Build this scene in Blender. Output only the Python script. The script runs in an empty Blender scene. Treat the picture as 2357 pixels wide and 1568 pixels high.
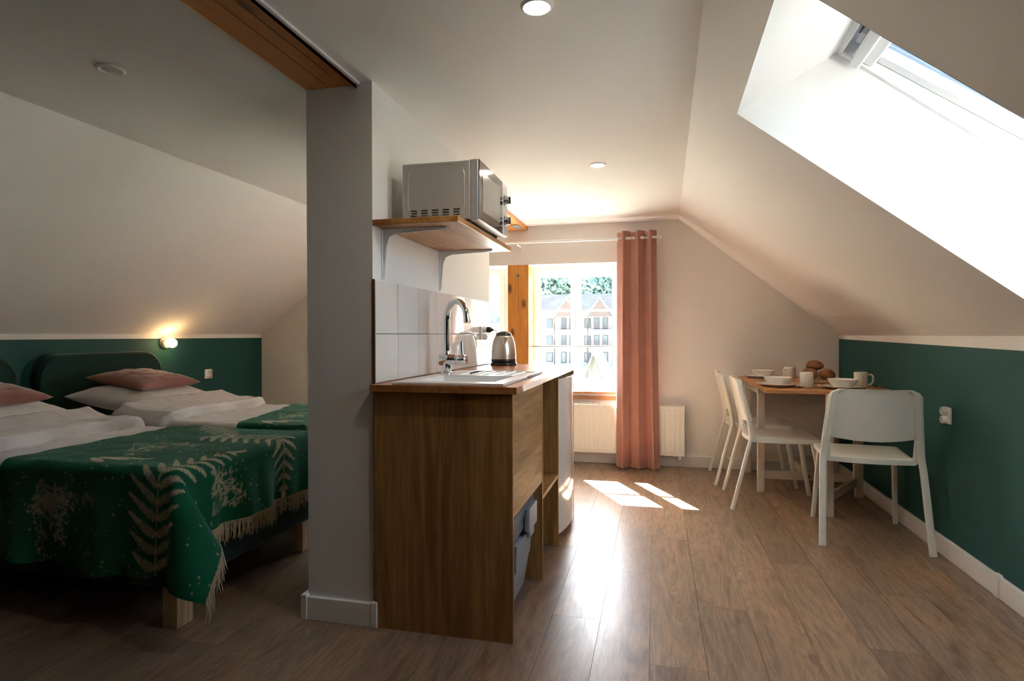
import bpy, bmesh, math, random
import numpy as np
from mathutils import Vector, Matrix

random.seed(7); RNG = np.random.RandomState(7)
SC = bpy.context.scene
COL = SC.collection
PI = math.pi

# ------------------------------------------------------------------ camera
CAM_H = 1.10
def cam_axes(yaw, pitch, roll):
    f = Vector((-math.sin(yaw)*math.cos(pitch), math.cos(yaw)*math.cos(pitch), math.sin(pitch)))
    r = f.cross(Vector((0, 0, 1))).normalized(); u = r.cross(f)
    c, s = math.cos(roll), math.sin(roll)
    return c*r + s*u, -s*r + c*u, f
_r, _u, _f = cam_axes(.23543, -.0089166, -.0021286)
cd = bpy.data.cameras.new('camera'); cam = bpy.data.objects.new('camera', cd); COL.objects.link(cam)
cd.sensor_width = 36; cd.sensor_fit = 'HORIZONTAL'; cd.lens = 1382.7/2357*36
cd.clip_start = .02; cd.clip_end = 400
cam.matrix_world = Matrix(((_r.x, _u.x, -_f.x, 0), (_r.y, _u.y, -_f.y, 0), (_r.z, _u.z, -_f.z, CAM_H), (0, 0, 0, 1)))
SC.camera = cam

# ------------------------------------------------------------------ sky, sun, exposure
SUN_DIR = Vector((.52, -1.0, -1.0)).normalized()          # direction the light travels
w = bpy.data.worlds.new('world'); SC.world = w; w.use_nodes = True
wn = w.node_tree.nodes; wl = w.node_tree.links
bg = wn['Background']
sky = wn.new('ShaderNodeTexSky'); sky.sky_type = 'NISHITA'; sky.sun_disc = False
sky.sun_elevation = math.asin(-SUN_DIR.z); sky.sun_rotation = math.atan2(-SUN_DIR.x, -SUN_DIR.y)
sky.air_density = 1.0; sky.dust_density = 2.5; sky.ozone_density = 1.0
wl.new(sky.outputs[0], bg.inputs[0]); bg.inputs[1].default_value = 1.25
sd = bpy.data.lights.new('sun', 'SUN'); sd.energy = 150; sd.angle = .009; sd.color = (1, .97, .925)
sun = bpy.data.objects.new('sun', sd); COL.objects.link(sun)
sun.rotation_euler = SUN_DIR.to_track_quat('-Z', 'Y').to_euler(); sun.location = (-6, 12, 9)
vs = SC.view_settings
vs.view_transform = 'Standard'; vs.look = 'None'; vs.gamma = 1.0; vs.use_curve_mapping = False
vs.exposure = 1.53
SC.cycles.max_bounces = 14; SC.cycles.diffuse_bounces = 10; SC.cycles.glossy_bounces = 5
SC.cycles.transmission_bounces = 8; SC.cycles.caustics_refractive = False; SC.cycles.caustics_reflective = False
SC.cycles.sample_clamp_indirect = 8.0

# ------------------------------------------------------------------ materials
def lin(h):
    h = h.lstrip('#'); out = []
    for i in (0, 2, 4):
        c = int(h[i:i+2], 16)/255
        out.append(c/12.92 if c <= .04045 else ((c+.055)/1.055)**2.4)
    return (*out, 1)
class NT:
    def __init__(s, name):
        s.m = bpy.data.materials.new(name); s.m.use_nodes = True
        s.n = s.m.node_tree.nodes; s.l = s.m.node_tree.links
        s.p = s.n['Principled BSDF']; s.out = s.n['Material Output']
    def new(s, t, **kw):
        nd = s.n.new(t)
        for k, v in kw.items(): setattr(nd, k, v)
        return nd
    def link(s, a, b): s.l.new(a, b)
    def coord(s, kind='Object', scale=(1, 1, 1), rot=(0, 0, 0), rnd=0):
        tc = s.new('ShaderNodeTexCoord'); src = tc.outputs[kind]
        if kind == 'World':
            pass
        if rnd:
            oi = s.new('ShaderNodeObjectInfo'); mu = s.new('ShaderNodeMath', operation='MULTIPLY'); mu.inputs[1].default_value = rnd
            s.link(oi.outputs['Random'], mu.inputs[0])
            va = s.new('ShaderNodeVectorMath', operation='ADD'); s.link(src, va.inputs[0]); s.link(mu.outputs[0], va.inputs[1]); src = va.outputs[0]
        mp = s.new('ShaderNodeMapping'); mp.inputs['Scale'].default_value = scale; mp.inputs['Rotation'].default_value = rot
        s.link(src, mp.inputs[0]); return mp.outputs[0]
    def noise(s, vec, scale=5, detail=4, rough=.55, dist=0):
        nz = s.new('ShaderNodeTexNoise'); nz.inputs['Scale'].default_value = scale; nz.inputs['Detail'].default_value = detail
        nz.inputs['Roughness'].default_value = rough; nz.inputs['Distortion'].default_value = dist
        s.link(vec, nz.inputs['Vector']); return nz.outputs['Fac']
    def ramp(s, fac, stops):
        r = s.new('ShaderNodeValToRGB'); e = r.color_ramp.elements
        while len(e) > 1: e.remove(e[-1])
        e[0].position, e[0].color = stops[0][0], stops[0][1]
        for p, c in stops[1:]:
            x = e.new(p); x.color = c
        s.link(fac, r.inputs[0]); return r.outputs[0]
    def mix(s, f, a, b, mode='MIX'):
        mx = s.new('ShaderNodeMix', data_type='RGBA', blend_type=mode)
        for sock, v in ((mx.inputs[0], f), (mx.inputs[6], a), (mx.inputs[7], b)):
            if hasattr(v, 'is_linked'): s.link(v, sock)
            else: sock.default_value = v
        return mx.outputs[2]
    def bump(s, h, strength=.2, dist=.002):
        b = s.new('ShaderNodeBump'); b.inputs['Strength'].default_value = strength; b.inputs['Distance'].default_value = dist
        s.link(h, b.inputs['Height']); s.link(b.outputs[0], s.p.inputs['Normal'])
    def set(s, **kw):
        for k, v in kw.items():
            k = {'col': 'Base Color', 'rough': 'Roughness', 'metal': 'Metallic', 'spec': 'Specular IOR Level', 'sheen': 'Sheen Weight',
                 'coat': 'Coat Weight', 'coatr': 'Coat Roughness', 'trans': 'Transmission Weight', 'ior': 'IOR', 'sheenr': 'Sheen Roughness'}[k]
            if hasattr(v, 'is_linked'): s.link(v, s.p.inputs[k])
            else: s.p.inputs[k].default_value = v
def scale_c(c, k): return (c[0]*k, c[1]*k, c[2]*k, 1)
def plain(name, col, rough=.5, var=.04, nscale=30, metal=0, bump=0, bscale=200, spec=.5, **kw):
    t = NT(name); v = t.coord(); n = t.noise(v, nscale, 3)
    c = t.ramp(n, [(.25, scale_c(col, 1-var)), (.75, scale_c(col, 1+var))])
    t.set(col=c, rough=rough, metal=metal, spec=spec, **kw)
    if bump: t.bump(t.noise(v, bscale, 3), bump, .0015)
    return t.m
def paint(name, col, bump=.06):
    t = NT(name); v = t.coord()
    c = t.ramp(t.noise(v, 1.3, 3), [(.3, scale_c(col, .97)), (.7, scale_c(col, 1.02))])
    t.set(col=c, rough=.72, spec=.3); t.bump(t.noise(v, 260, 3), bump, .001); return t.m
def wood(name, dark, mid, light, axis='Y', rough=.42, sc=1.0, rnd=11, bump=.12, ring=1.0, coat=0, kind='Object'):
    t = NT(name)
    s = {'X': (1.1, 14, 14), 'Y': (14, 1.1, 14), 'Z': (14, 14, 1.1)}[axis]
    s = tuple(x*sc for x in s)
    v = t.coord(kind, s, rnd=rnd)
    n1 = t.noise(v, .9, 6, .6, .9*ring); n2 = t.noise(v, 7, 5, .65)
    c = t.ramp(n1, [(.28, dark), (.45, mid), (.56, light), (.72, mid)])
    f = t.ramp(n2, [(.35, (.72, .70, .66, 1)), (.62, (1.06, 1.05, 1.04, 1))])
    c = t.mix(1.0, c, f, 'MULTIPLY')
    oi = t.new('ShaderNodeObjectInfo')
    tone = t.ramp(oi.outputs['Random'], [(0, (.90, .90, .90, 1)), (1, (1.06, 1.05, 1.04, 1))])
    c = t.mix(1.0, c, tone, 'MULTIPLY')
    t.set(col=c, rough=rough, coat=coat); t.bump(n2, bump, .0008); return t.m
def pine(name, dark, mid, light, axis):
    t = NT(name); s = {'Y': (9, .8, 9), 'Z': (9, 9, .8)}[axis]
    v = t.coord('Object', s); n1 = t.noise(v, 1.6, 5, .55, .6); n2 = t.noise(v, 9, 4, .6)
    c = t.ramp(n1, [(.25, mid), (.5, light), (.75, mid)])
    ks = {'Y': (7, 1.9, 7), 'Z': (6.5, 6.5, 3.0)}[axis]
    kv = t.coord('Object', ks)
    vo = t.new('ShaderNodeTexVoronoi'); vo.inputs['Scale'].default_value = 1.0; vo.inputs['Randomness'].default_value = 1; t.link(kv, vo.inputs['Vector'])
    k = t.ramp(vo.outputs['Distance'], [(0, (1, 1, 1, 1)), (.10, (.75, .75, .75, 1)), (.17, (0, 0, 0, 1))])
    c = t.mix(k, c, dark)
    f = t.ramp(n2, [(.3, (.86, .84, .8, 1)), (.65, (1.05, 1.04, 1.02, 1))]); c = t.mix(1.0, c, f, 'MULTIPLY')
    t.set(col=c, rough=.45); t.bump(n2, .1, .0008); return t.m
def metal(name, col, rough=.2, aniso=None):
    t = NT(name); v = t.coord('Object', aniso or (1, 1, 1)); n = t.noise(v, 60, 3)
    t.set(col=t.ramp(n, [(.3, scale_c(col, .93)), (.7, scale_c(col, 1.03))]), metal=1.0, rough=rough)
    return t.m
def fabric(name, col, rough=.85, sheen=.3, var=.12, sc=6, bump=.25, bs=420):
    t = NT(name); v = t.coord(); n = t.noise(v, sc, 5, .6)
    t.set(col=t.ramp(n, [(.25, scale_c(col, 1-var)), (.75, scale_c(col, 1+var))]), rough=rough, sheen=sheen, spec=.2, sheenr=.4)
    t.bump(t.noise(v, bs, 3), bump, .0012); return t.m
def emit(name, col, strength):
    t = NT(name); t.p.inputs['Emission Color'].default_value = col; t.p.inputs['Emission Strength'].default_value = strength
    t.set(col=(.9, .9, .9, 1), rough=.4); return t.m
def glass(name, tint=(1, 1, 1, 1), refl=.5):
    t = NT(name); tr = t.new('ShaderNodeBsdfTransparent'); tr.inputs[0].default_value = tint
    gl = t.new('ShaderNodeBsdfGlossy'); gl.inputs['Roughness'].default_value = .02
    lw = t.new('ShaderNodeLayerWeight'); lw.inputs[0].default_value = .25
    mu = t.new('ShaderNodeMath', operation='MULTIPLY'); mu.inputs[1].default_value = refl; t.link(lw.outputs['Fresnel'], mu.inputs[0])
    mx = t.new('ShaderNodeMixShader'); t.link(mu.outputs[0], mx.inputs[0]); t.link(tr.outputs[0], mx.inputs[1]); t.link(gl.outputs[0], mx.inputs[2])
    t.link(mx.outputs[0], t.out.inputs[0]); return t.m

M = {}
M['white'] = paint('white_wall_paint', (.78, .77, .75, 1))
M['green'] = paint('teal_green_wall_paint', (.011, .070, .063, 1), .05)
M['trim'] = plain('white_trim_paint', (.78, .78, .77, 1), .4, .02)
M['pvc'] = plain('white_window_frame', (.82, .82, .81, 1), .35, .02)
M['pine'] = pine('orange_pine', lin('#4a2408'), lin('#a8652a'), lin('#c07c38'), 'Y')
M['pinez'] = pine('orange_pine_post', lin('#5a2a08'), lin('#b5701f'), lin('#cd8a38'), 'Z')
M['sill'] = wood('sill_wood', lin('#8a5a30'), lin('#a87444'), lin('#b88a5c'), 'X')
M['oak'] = wood('oak_veneer', lin('#6e4c28'), lin('#936a3a'), lin('#a87e4a'), 'Z', .5, .62, 7, .15, 2.4)
M['oakh'] = wood('oak_veneer_crosswise', lin('#7d5b34'), lin('#a07a48'), lin('#b48f5c'), 'Y', .5, .62, 7, .15, 3.0)
M['worktop'] = wood('worktop_wood', lin('#7c4a26'), lin('#9c6236'), lin('#b47a48'), 'Y', .28, 1.0, 3, .06)
M['shelfw'] = wood('shelf_wood', lin('#94602f'), lin('#b27c45'), lin('#c8945a'), 'Y', .4, .9, 5)
M['tabletop'] = wood('table_top_wood', lin('#93582f'), lin('#b0733f'), lin('#c08a55'), 'X', .45, 1.2, 9)
M['birch'] = plain('whitewashed_birch', (.62, .56, .48, 1), .5, .06, 14)
M['leg'] = wood('bed_leg_wood', lin('#a8875e'), lin('#c4a47a'), lin('#d2b48c'), 'Z', .5)
M['chair'] = plain('white_chair_plastic', (.74, .76, .72, 1), .42, .02)
M['chairm'] = plain('white_chair_metal', (.74, .75, .71, 1), .38, .02)
M['ceramic'] = plain('white_ceramic', (.80, .78, .74, 1), .16, .02, coat=.4)
M['tile'] = plain('glossy_white_tile', (.70, .70, .68, 1), .045, .015, 9, spec=.7)
M['grout'] = plain('grey_grout', (.36, .35, .31, 1), .8)
M['brown'] = plain('brown_edge', lin('#5a3423'), .6)
M['sinkm'] = plain('white_composite_sink', (.78, .78, .77, 1), .28, .02)
M['chrome'] = metal('chrome', (.80, .81, .82, 1), .07)
M['steel'] = metal('brushed_steel', (.62, .58, .53, 1), .3, (8, 8, .4))
M['zinc'] = metal('zinc_plate', (.45, .45, .43, 1), .45)
M['black'] = plain('black_plastic', (.012, .012, .013, 1), .3)
M['dark'] = plain('dark_slot', (.02, .02, .02, 1), .7)
M['silver'] = plain('silver_grey_paint', (.50, .49, .48, 1), .42, .03, 300, .2)
M['silverd'] = plain('silver_door_edge', (.55, .55, .56, 1), .35, .03, 100, .4)
M['mwglass'] = plain('dark_mirror_glass', (.035, .032, .030, 1), .06, .02, spec=.9)
M['mwwin'] = plain('door_window_mesh', (.20, .19, .175, 1), .12, .1, 900, spec=.8)
M['bracket'] = plain('grey_bracket', (.66, .66, .67, 1), .4, .02)
M['enamel'] = plain('white_enamel', (.78, .79, .80, 1), .14, .01, coat=.5)
M['radiator'] = plain('white_radiator_enamel', (.80, .79, .76, 1), .3, .01)
M['greyp'] = plain('grey_bin_plastic', (.32, .35, .385, 1), .45, .04, 60)
M['greyd'] = plain('dark_grey_bin_plastic', (.13, .15, .175, 1), .45, .04, 60)
M['socket'] = plain('white_socket_plastic', (.76, .75, .73, 1), .3, .01)
M['curtain'] = fabric('dusty_pink_velvet', (.41, .20, .158, 1), .8, .4, .10, 9, .2, 500)
M['cushion'] = fabric('pink_velvet_cushion', (.25, .105, .085, 1), .75, .5, .12, 11, .2, 500)
M['velvet'] = fabric('dark_green_velvet', (.005, .030, .024, 1), .8, .25, .15, 9, .2, 500)
M['linen'] = fabric('white_bed_linen', (.56, .53, .52, 1), .85, .2, .03, 20, .12, 300)
M['fringe'] = fabric('cream_wool_fringe', (.48, .38, .26, 1), .9, .2, .2, 60, .1, 300)
M['bread'] = plain('bread_crust', lin('#8e5f3c'), .75, .55, 16, bump=.8, bscale=60)
M['board'] = wood('cutting_board_wood', lin('#a8794a'), lin('#c49a64'), lin('#d4ae7c'), 'X', .5)
M['cutlery'] = metal('cutlery_steel', (.55, .53, .50, 1), .22)
M['bulb'] = emit('warm_bulb', (1, .60, .26, 1), 16)
M['down'] = emit('warm_downlight', (1, .84, .64, 1), 140)
M['downoff'] = plain('frosted_downlight_lens', (.42, .40, .38, 1), .35)
M['glass'] = glass('window_glass', (.97, .99, .99, 1), .6)
M['roofglass'] = glass('dimmed_roof_glass', (.71, .73, .73, 1), .6)  # tint darkened to cut the sun coming through the roof window

def floor_mat():
    t = NT('laminate_oak_planks')
    v = t.coord('Object', (7.5, 1.25, 1), rnd=37); n1 = t.noise(v, 1.1, 8, .66, 1.9)
    v2 = t.coord('Object', (52, 4.5, 1), rnd=19); n2 = t.noise(v2, 1.6, 5, .7, .4)
    v3 = t.coord('Object', (2.2, 1.1, 1), rnd=23); n3 = t.noise(v3, 1.2, 4, .6, .5)
    c = t.ramp(n1, [(.24, lin('#45352a')), (.38, lin('#766150')), (.50, lin('#967d67')), (.60, lin('#7b6957')), (.70, lin('#a08b77')), (.82, lin('#826d5a'))])
    g = t.ramp(n3, [(.3, (.78, .79, .83, 1)), (.5, (1, .98, .96, 1)), (.7, (1.22, 1.12, 1.02, 1))]); c = t.mix(1.0, c, g, 'MULTIPLY')
    f = t.ramp(n2, [(.36, (.62, .61, .60, 1)), (.58, (1.10, 1.10, 1.10, 1))]); c = t.mix(.7, c, f, 'MULTIPLY')
    oi = t.new('ShaderNodeObjectInfo')
    tone = t.ramp(oi.outputs['Random'], [(0, (.80, .78, .77, 1)), (.5, (1, 1, 1, 1)), (1, (1.12, 1.07, 1.0, 1))]); c = t.mix(1.0, c, tone, 'MULTIPLY')
    r = t.ramp(n2, [(.3, (.36, .36, .36, 1)), (.7, (.27, .27, .27, 1))])
    t.set(col=c, rough=r, spec=.55); t.bump(n2, .10, .0006); return t.m
M['floor'] = floor_mat()
def blanket_mat():
    t = NT('green_woven_blanket'); at = t.new('ShaderNodeVertexColor', layer_name='weave')
    v = t.coord(); n = t.noise(v, 7, 4); n2 = t.noise(v, 380, 3)
    f = t.ramp(n, [(.3, (.86, .86, .86, 1)), (.7, (1.12, 1.12, 1.12, 1))])
    t.set(col=t.mix(1.0, at.outputs['Color'], f, 'MULTIPLY'), rough=.9, sheen=.06, spec=.12, sheenr=.4); t.bump(n2, .35, .0015); return t.m
M['blanket'] = blanket_mat()
def linen_stripe():
    t = NT('striped_white_sateen'); v = t.coord('Object', (1, 1, 1))
    wv = t.new('ShaderNodeTexWave'); wv.wave_type = 'BANDS'; wv.bands_direction = 'X'; wv.inputs['Scale'].default_value = 16; wv.inputs['Distortion'].default_value = .3; t.link(v, wv.inputs[0])
    t.set(col=t.ramp(wv.outputs['Fac'], [(.3, (.60, .57, .55, 1)), (.7, (.68, .65, .63, 1))]), rough=.75, sheen=.2, spec=.25)
    t.bump(t.noise(v, 300, 3), .1, .001); return t.m
M['stripe'] = linen_stripe()

# ------------------------------------------------------------------ mesh helpers
class MB:
    def __init__(s): s.v = []; s.f = []; s.m = []
    def add(s, vs_, fs, mi=0):
        o = len(s.v); s.v += [tuple(p) for p in vs_]; s.f += [tuple(i+o for i in f) for f in fs]; s.m += [mi]*len(fs); return s
    def box(s, x0, x1, y0, y1, z0, z1, mi=0):
        return s.hexa([(x0, y0, z0), (x1, y0, z0), (x1, y1, z0), (x0, y1, z0), (x0, y0, z1), (x1, y0, z1), (x1, y1, z1), (x0, y1, z1)], mi)
    def hexa(s, p, mi=0):
        return s.add(p, [(0, 3, 2, 1), (4, 5, 6, 7), (0, 1, 5, 4), (1, 2, 6, 5), (2, 3, 7, 6), (3, 0, 4, 7)], mi)
    def quad(s, a, b, c, d, mi=0): return s.add([a, b, c, d], [(0, 1, 2, 3)], mi)
    def prism(s, poly, axis, a, b, mi=0):
        """extrude a 2D polygon along axis from a to b; the polygon lies in the two other axes in order"""
        def P(q, t): return {'X': (t, q[0], q[1]), 'Y': (q[0], t, q[1]), 'Z': (q[0], q[1], t)}[axis]
        n = len(poly)
        return s.add([P(q, a) for q in poly]+[P(q, b) for q in poly],
                     [tuple(range(n-1, -1, -1)), tuple(range(n, 2*n))]+[(i, (i+1) % n, n+(i+1) % n, n+i) for i in range(n)], mi)
    def lathe(s, prof, c=(0, 0, 0), seg=32, mi=0, axis='Z', cap0=True, cap1=True):
        vs_ = []
        for r, z in prof:
            for k in range(seg):
                a = 2*PI*k/seg; p = (r*math.cos(a), r*math.sin(a), z)
                if axis == 'X': p = (p[2], p[0], p[1])
                elif axis == 'Y': p = (p[0], p[2], p[1])
                vs_.append((p[0]+c[0], p[1]+c[1], p[2]+c[2]))
        fs = []
        for i in range(len(prof)-1):
            for k in range(seg):
                k2 = (k+1) % seg; fs.append((i*seg+k, i*seg+k2, (i+1)*seg+k2, (i+1)*seg+k))
        if cap0: fs.append(tuple(range(seg-1, -1, -1)))
        if cap1: o = (len(prof)-1)*seg; fs.append(tuple(range(o, o+seg)))
        return s.add(vs_, fs, mi)
    def sweep(s, pts, sec, up=(0, 0, 1), mi=0, scales=None):
        """sweep a closed 2D section along a polyline; section x runs along side = t x up, section y along up'"""
        pts = [Vector(p) for p in pts]; n = len(pts); m = len(sec); vs_ = []; up = Vector(up)
        for i, p in enumerate(pts):
            t = (pts[min(i+1, n-1)]-pts[max(i-1, 0)]).normalized()
            sd_ = t.cross(up); sd_ = sd_.normalized() if sd_.length > 1e-5 else Vector((1, 0, 0)); u2 = sd_.cross(t)
            k = scales[i] if scales else 1
            for a, b in sec: vs_.append(p+sd_*a*k+u2*b*k)
        fs = [(i*m+j, i*m+(j+1) % m, (i+1)*m+(j+1) % m, (i+1)*m+j) for i in range(n-1) for j in range(m)]
        fs += [tuple(range(m-1, -1, -1)), tuple(range((n-1)*m, n*m))]
        return s.add(vs_, fs, mi)
    def tube(s, pts, r, seg=10, mi=0, scales=None):
        """round tube with parallel transport"""
        pts = [Vector(p) for p in pts]; n = len(pts); vs_ = []
        t0 = (pts[1]-pts[0]).normalized(); ref = Vector((0, 0, 1)) if abs(t0.z) < .9 else Vector((1, 0, 0))
        nx = t0.cross(ref).normalized()
        for i, p in enumerate(pts):
            t = (pts[min(i+1, n-1)]-pts[max(i-1, 0)]).normalized()
            nx = (nx-t*nx.dot(t)).normalized(); ny = t.cross(nx); rr = r*(scales[i] if scales else 1)
            for k in range(seg):
                a = 2*PI*k/seg; vs_.append(p+nx*rr*math.cos(a)+ny*rr*math.sin(a))
        fs = [(i*seg+j, i*seg+(j+1) % seg, (i+1)*seg+(j+1) % seg, (i+1)*seg+j) for i in range(n-1) for j in range(seg)]
        fs += [tuple(range(seg-1, -1, -1)), tuple(range((n-1)*seg, n*seg))]
        return s.add(vs_, fs, mi)
    def grid(s, P, mi=0, closed_u=False):
        """P: array (nu,nv,3)"""
        nu, nv = P.shape[:2]; o = len(s.v); s.v += [tuple(p) for p in P.reshape(-1, 3).tolist()]
        for i in range(nu-(0 if closed_u else 1)):
            i2 = (i+1) % nu
            for j in range(nv-1):
                s.f.append((o+i*nv+j, o+i2*nv+j, o+i2*nv+j+1, o+i*nv+j+1)); s.m.append(mi)
        return s
def rrect(w_, h_, r, n=3):
    out = []
    for cx, cy, a0 in ((w_/2-r, h_/2-r, 0), (-w_/2+r, h_/2-r, PI/2), (-w_/2+r, -h_/2+r, PI), (w_/2-r, -h_/2+r, 1.5*PI)):
        for k in range(n+1):
            a = a0+PI/2*k/n; out.append((cx+r*math.cos(a), cy+r*math.sin(a)))
    return out
def wloc(o):
    v = Vector((0, 0, 0))
    while o is not None: v += o.location; o = o.parent
    return v
def obj(name, mb, mats, parent=None, bevel=0, seg=2, smooth=False, sharp=38, local=False, label=None, weld=False):
    if isinstance(mats, str): mats = [mats]
    me = bpy.data.meshes.new(name)
    V = np.array(mb.v, dtype=float).reshape(-1, 3)
    loc = Vector((0, 0, 0))
    if parent is not None and not local: V = V-np.array(wloc(parent))
    if parent is None:
        c = (V.min(0)+V.max(0))/2; loc = Vector((c[0], c[1], V[:, 2].min())); V = V-np.array(loc)
    me.from_pydata(V.tolist(), [], mb.f)
    for k in mats: me.materials.append(M[k])
    if len(mats) > 1: me.polygons.foreach_set('material_index', mb.m)
    wn_ = False
    if bevel:
        if bevel <= .0045 and sharp == 38: sharp = 14
        else: wn_ = True
    if bevel or smooth or weld:
        bm = bmesh.new(); bm.from_mesh(me)
        if weld: bmesh.ops.remove_doubles(bm, verts=bm.verts, dist=1e-5)
        bmesh.ops.recalc_face_normals(bm, faces=bm.faces)
        if bevel:
            es = [e for e in bm.edges if len(e.link_faces) == 2 and e.calc_face_angle(0) > .6]
            bmesh.ops.bevel(bm, geom=es, offset=bevel, segments=seg, affect='EDGES', profile=.5, clamp_overlap=True)
            smooth = True
        if smooth:
            for f in bm.faces: f.smooth = True
            th = math.radians(sharp)
            for e in bm.edges:
                if len(e.link_faces) == 2 and e.calc_face_angle(0) > th: e.smooth = False
        bm.to_mesh(me); bm.free()
    me.update()
    o = bpy.data.objects.new(name, me); COL.objects.link(o); o.location = loc
    if parent is not None: o.parent = parent
    if label: o['label'] = label
    if wn_:
        md = o.modifiers.new('weighted_normal', 'WEIGHTED_NORMAL'); md.keep_sharp = True
    return o
def root(name, label, cat, loc=(0, 0, 0), rz=0, group=None):
    o = bpy.data.objects.new(name, None); COL.objects.link(o); o.empty_display_size = .1
    o.location = loc; o.rotation_euler = (0, 0, rz); o['label'] = label; o['category'] = cat
    if group: o['group'] = group
    return o
def tag(o, label, cat, group=None, kind=None):
    o['label'] = label; o['category'] = cat
    if group: o['group'] = group
    if kind: o['kind'] = kind
    return o
def struct(o, label=None):
    o['kind'] = 'structure'
    if label: o['label'] = label
    return o
def sroot(name, loc, label=None):
    o = bpy.data.objects.new(name, None); COL.objects.link(o); o.location = loc; return struct(o, label)
def B(x0, x1, y0, y1, z0, z1): return MB().box(x0, x1, y0, y1, z0, z1)
def inst(o, parent, loc):
    c = o.copy(); COL.objects.link(c); c.parent = parent; c.location = loc; return c

# ------------------------------------------------------------------ room shell
XL, XR, YF, YB = -3.795, 1.40, 5.20, -4.60
ZC = 2.06; KN = 1.092; KNL = 1.115
def xf(y): return .185+(y-5.2)*.0155           # right ceiling fold
XFL = -2.50                                     # left ceiling fold
def slope_r(s, y, n=0.0):
    a = Vector((xf(y), y, ZC)); b = Vector((XR, y, KN)); d = b-a
    nn = Vector((-d.z, 0, d.x)).normalized()
    return a+d*s+nn*n
# floor: sub-floor slab with laminate planks
fl = struct(obj('floor', B(XL-.1, XR+.1, YB-.1, YF+.1, -.06, -.0085), 'brown'), 'grey brown oak laminate plank floor')
PW, PL = .187, 1.285
pm = {}
x = -.022-PW*21
cols = []
while x < XR:
    cols.append(x); x += PW
for ci, x0 in enumerate(cols):
    off = [.0, .43, .86, .22, .64, 1.05][ci % 6]+.07*((ci*7) % 3)
    y = YB-PL+off
    while y < YF:
        a, b = max(y, YB), min(y+PL, YF); xa, xb = max(x0, XL), min(x0+PW, XR)
        if b-a > .02 and xb-xa > .01:
            wd, ln = round(xb-xa, 4), round(b-a, 4)
            if (wd, ln) not in pm:
                g = .0006
                o = obj('plank', B(xa+g, xb-g, a+g, b-g, -.0085, 0), 'floor', fl)
                # re-centre so that alike planks share mesh data
                c = Vector(((xa+xb)/2, (a+b)/2, 0))-wloc(fl)
                o.data.transform(Matrix.Translation(-c)); o.location = c; pm[(wd, ln)] = o
            else:
                inst(pm[(wd, ln)], fl, Vector(((xa+xb)/2, (a+b)/2, 0))-wloc(fl))
        y += PL
# ceiling
struct(obj('ceiling', MB().hexa([(XFL, YB, ZC), (xf(YB), YB, ZC), (xf(YF), YF, ZC), (XFL, YF, ZC), (XFL, YB, ZC+.12), (xf(YB), YB, ZC+.12), (xf(YF), YF, ZC+.12), (XFL, YF, ZC+.12)]), 'white'), 'flat white attic ceiling')
sl = MB(); nn = Vector((-(ZC-KNL), 0, XFL-XL)).normalized()
for y0, y1 in ((YB, YF),):
    a, b, c, d = Vector((XFL, y0, ZC)), Vector((XFL, y1, ZC)), Vector((XL, y1, KNL)), Vector((XL, y0, KNL)); off = nn*.12
    sl.hexa([d, a, b, c, d+off, a+off, b+off, c+off])
struct(obj('wall_slope_left', sl, 'white'), 'white sloping attic wall above the beds')
# right slope with skylight hole, reveal flared to the frame
S0, S1, SY0, SY1 = .125, .905, 1.53, 2.425
sr = MB(); TH = .14
ys = [YB, SY0, SY1, YF]; ss = [0, S0, S1, 1]
for i in range(3):
    for j in range(3):
        if i == 1 and j == 1: continue
        y0, y1, s0, s1 = ys[i], ys[i+1], ss[j], ss[j+1]
        sr.hexa([slope_r(s0, y0), slope_r(s1, y0), slope_r(s1, y1), slope_r(s0, y1), slope_r(s0, y0, TH), slope_r(s1, y0, TH), slope_r(s1, y1, TH), slope_r(s0, y1, TH)])
wsr = struct(obj('wall_slope_right', sr, 'white'), 'white sloping attic wall with a roof window')
RD = .36; SF0, SF1 = .222, .93
rv = MB()
E_ = .0007
A = [slope_r(S0+E_, SY0+E_, -.0005), slope_r(S1-E_, SY0+E_, -.0005), slope_r(S1-E_, SY1-E_, -.0005), slope_r(S0+E_, SY1-E_, -.0005)]
Bq = [slope_r(SF0, SY0+E_, RD), slope_r(SF1, SY0+E_, RD), slope_r(SF1, SY1-E_, RD), slope_r(SF0, SY1-E_, RD)]
for k in range(4): rv.quad(A[k], A[(k+1) % 4], Bq[(k+1) % 4], Bq[k])
obj('skylight_reveal', rv, 'white', wsr)
# knee walls: green paint below, white strip above
def zg(y): return 1.034+(y-2.75)*.0125
wr = MB()
wr.hexa([(XR, YB, 0), (XR+.12, YB, 0), (XR+.12, YF, 0), (XR, YF, 0), (XR, YB, zg(YB)), (XR+.12, YB, zg(YB)), (XR+.12, YF, zg(YF)), (XR, YF, zg(YF))], 0)
wr.hexa([(XR, YB, zg(YB)), (XR+.12, YB, zg(YB)), (XR+.12, YF, zg(YF)), (XR, YF, zg(YF)), (XR, YB, KN), (XR+.12, YB, KN), (XR+.12, YF, KN), (XR, YF, KN)], 1)
struct(obj('wall_right', wr, ['green', 'white']), 'low dark green wall with a white strip on top')
zl = 1.079
wL = MB().box(XL-.12, XL, YB, YF, 0, zl, 0); wL.box(XL-.12, XL, YB, YF, zl, KNL, 1)
struct(obj('wall_left', wL, ['green', 'white']), 'low dark green wall behind the beds')
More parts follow.
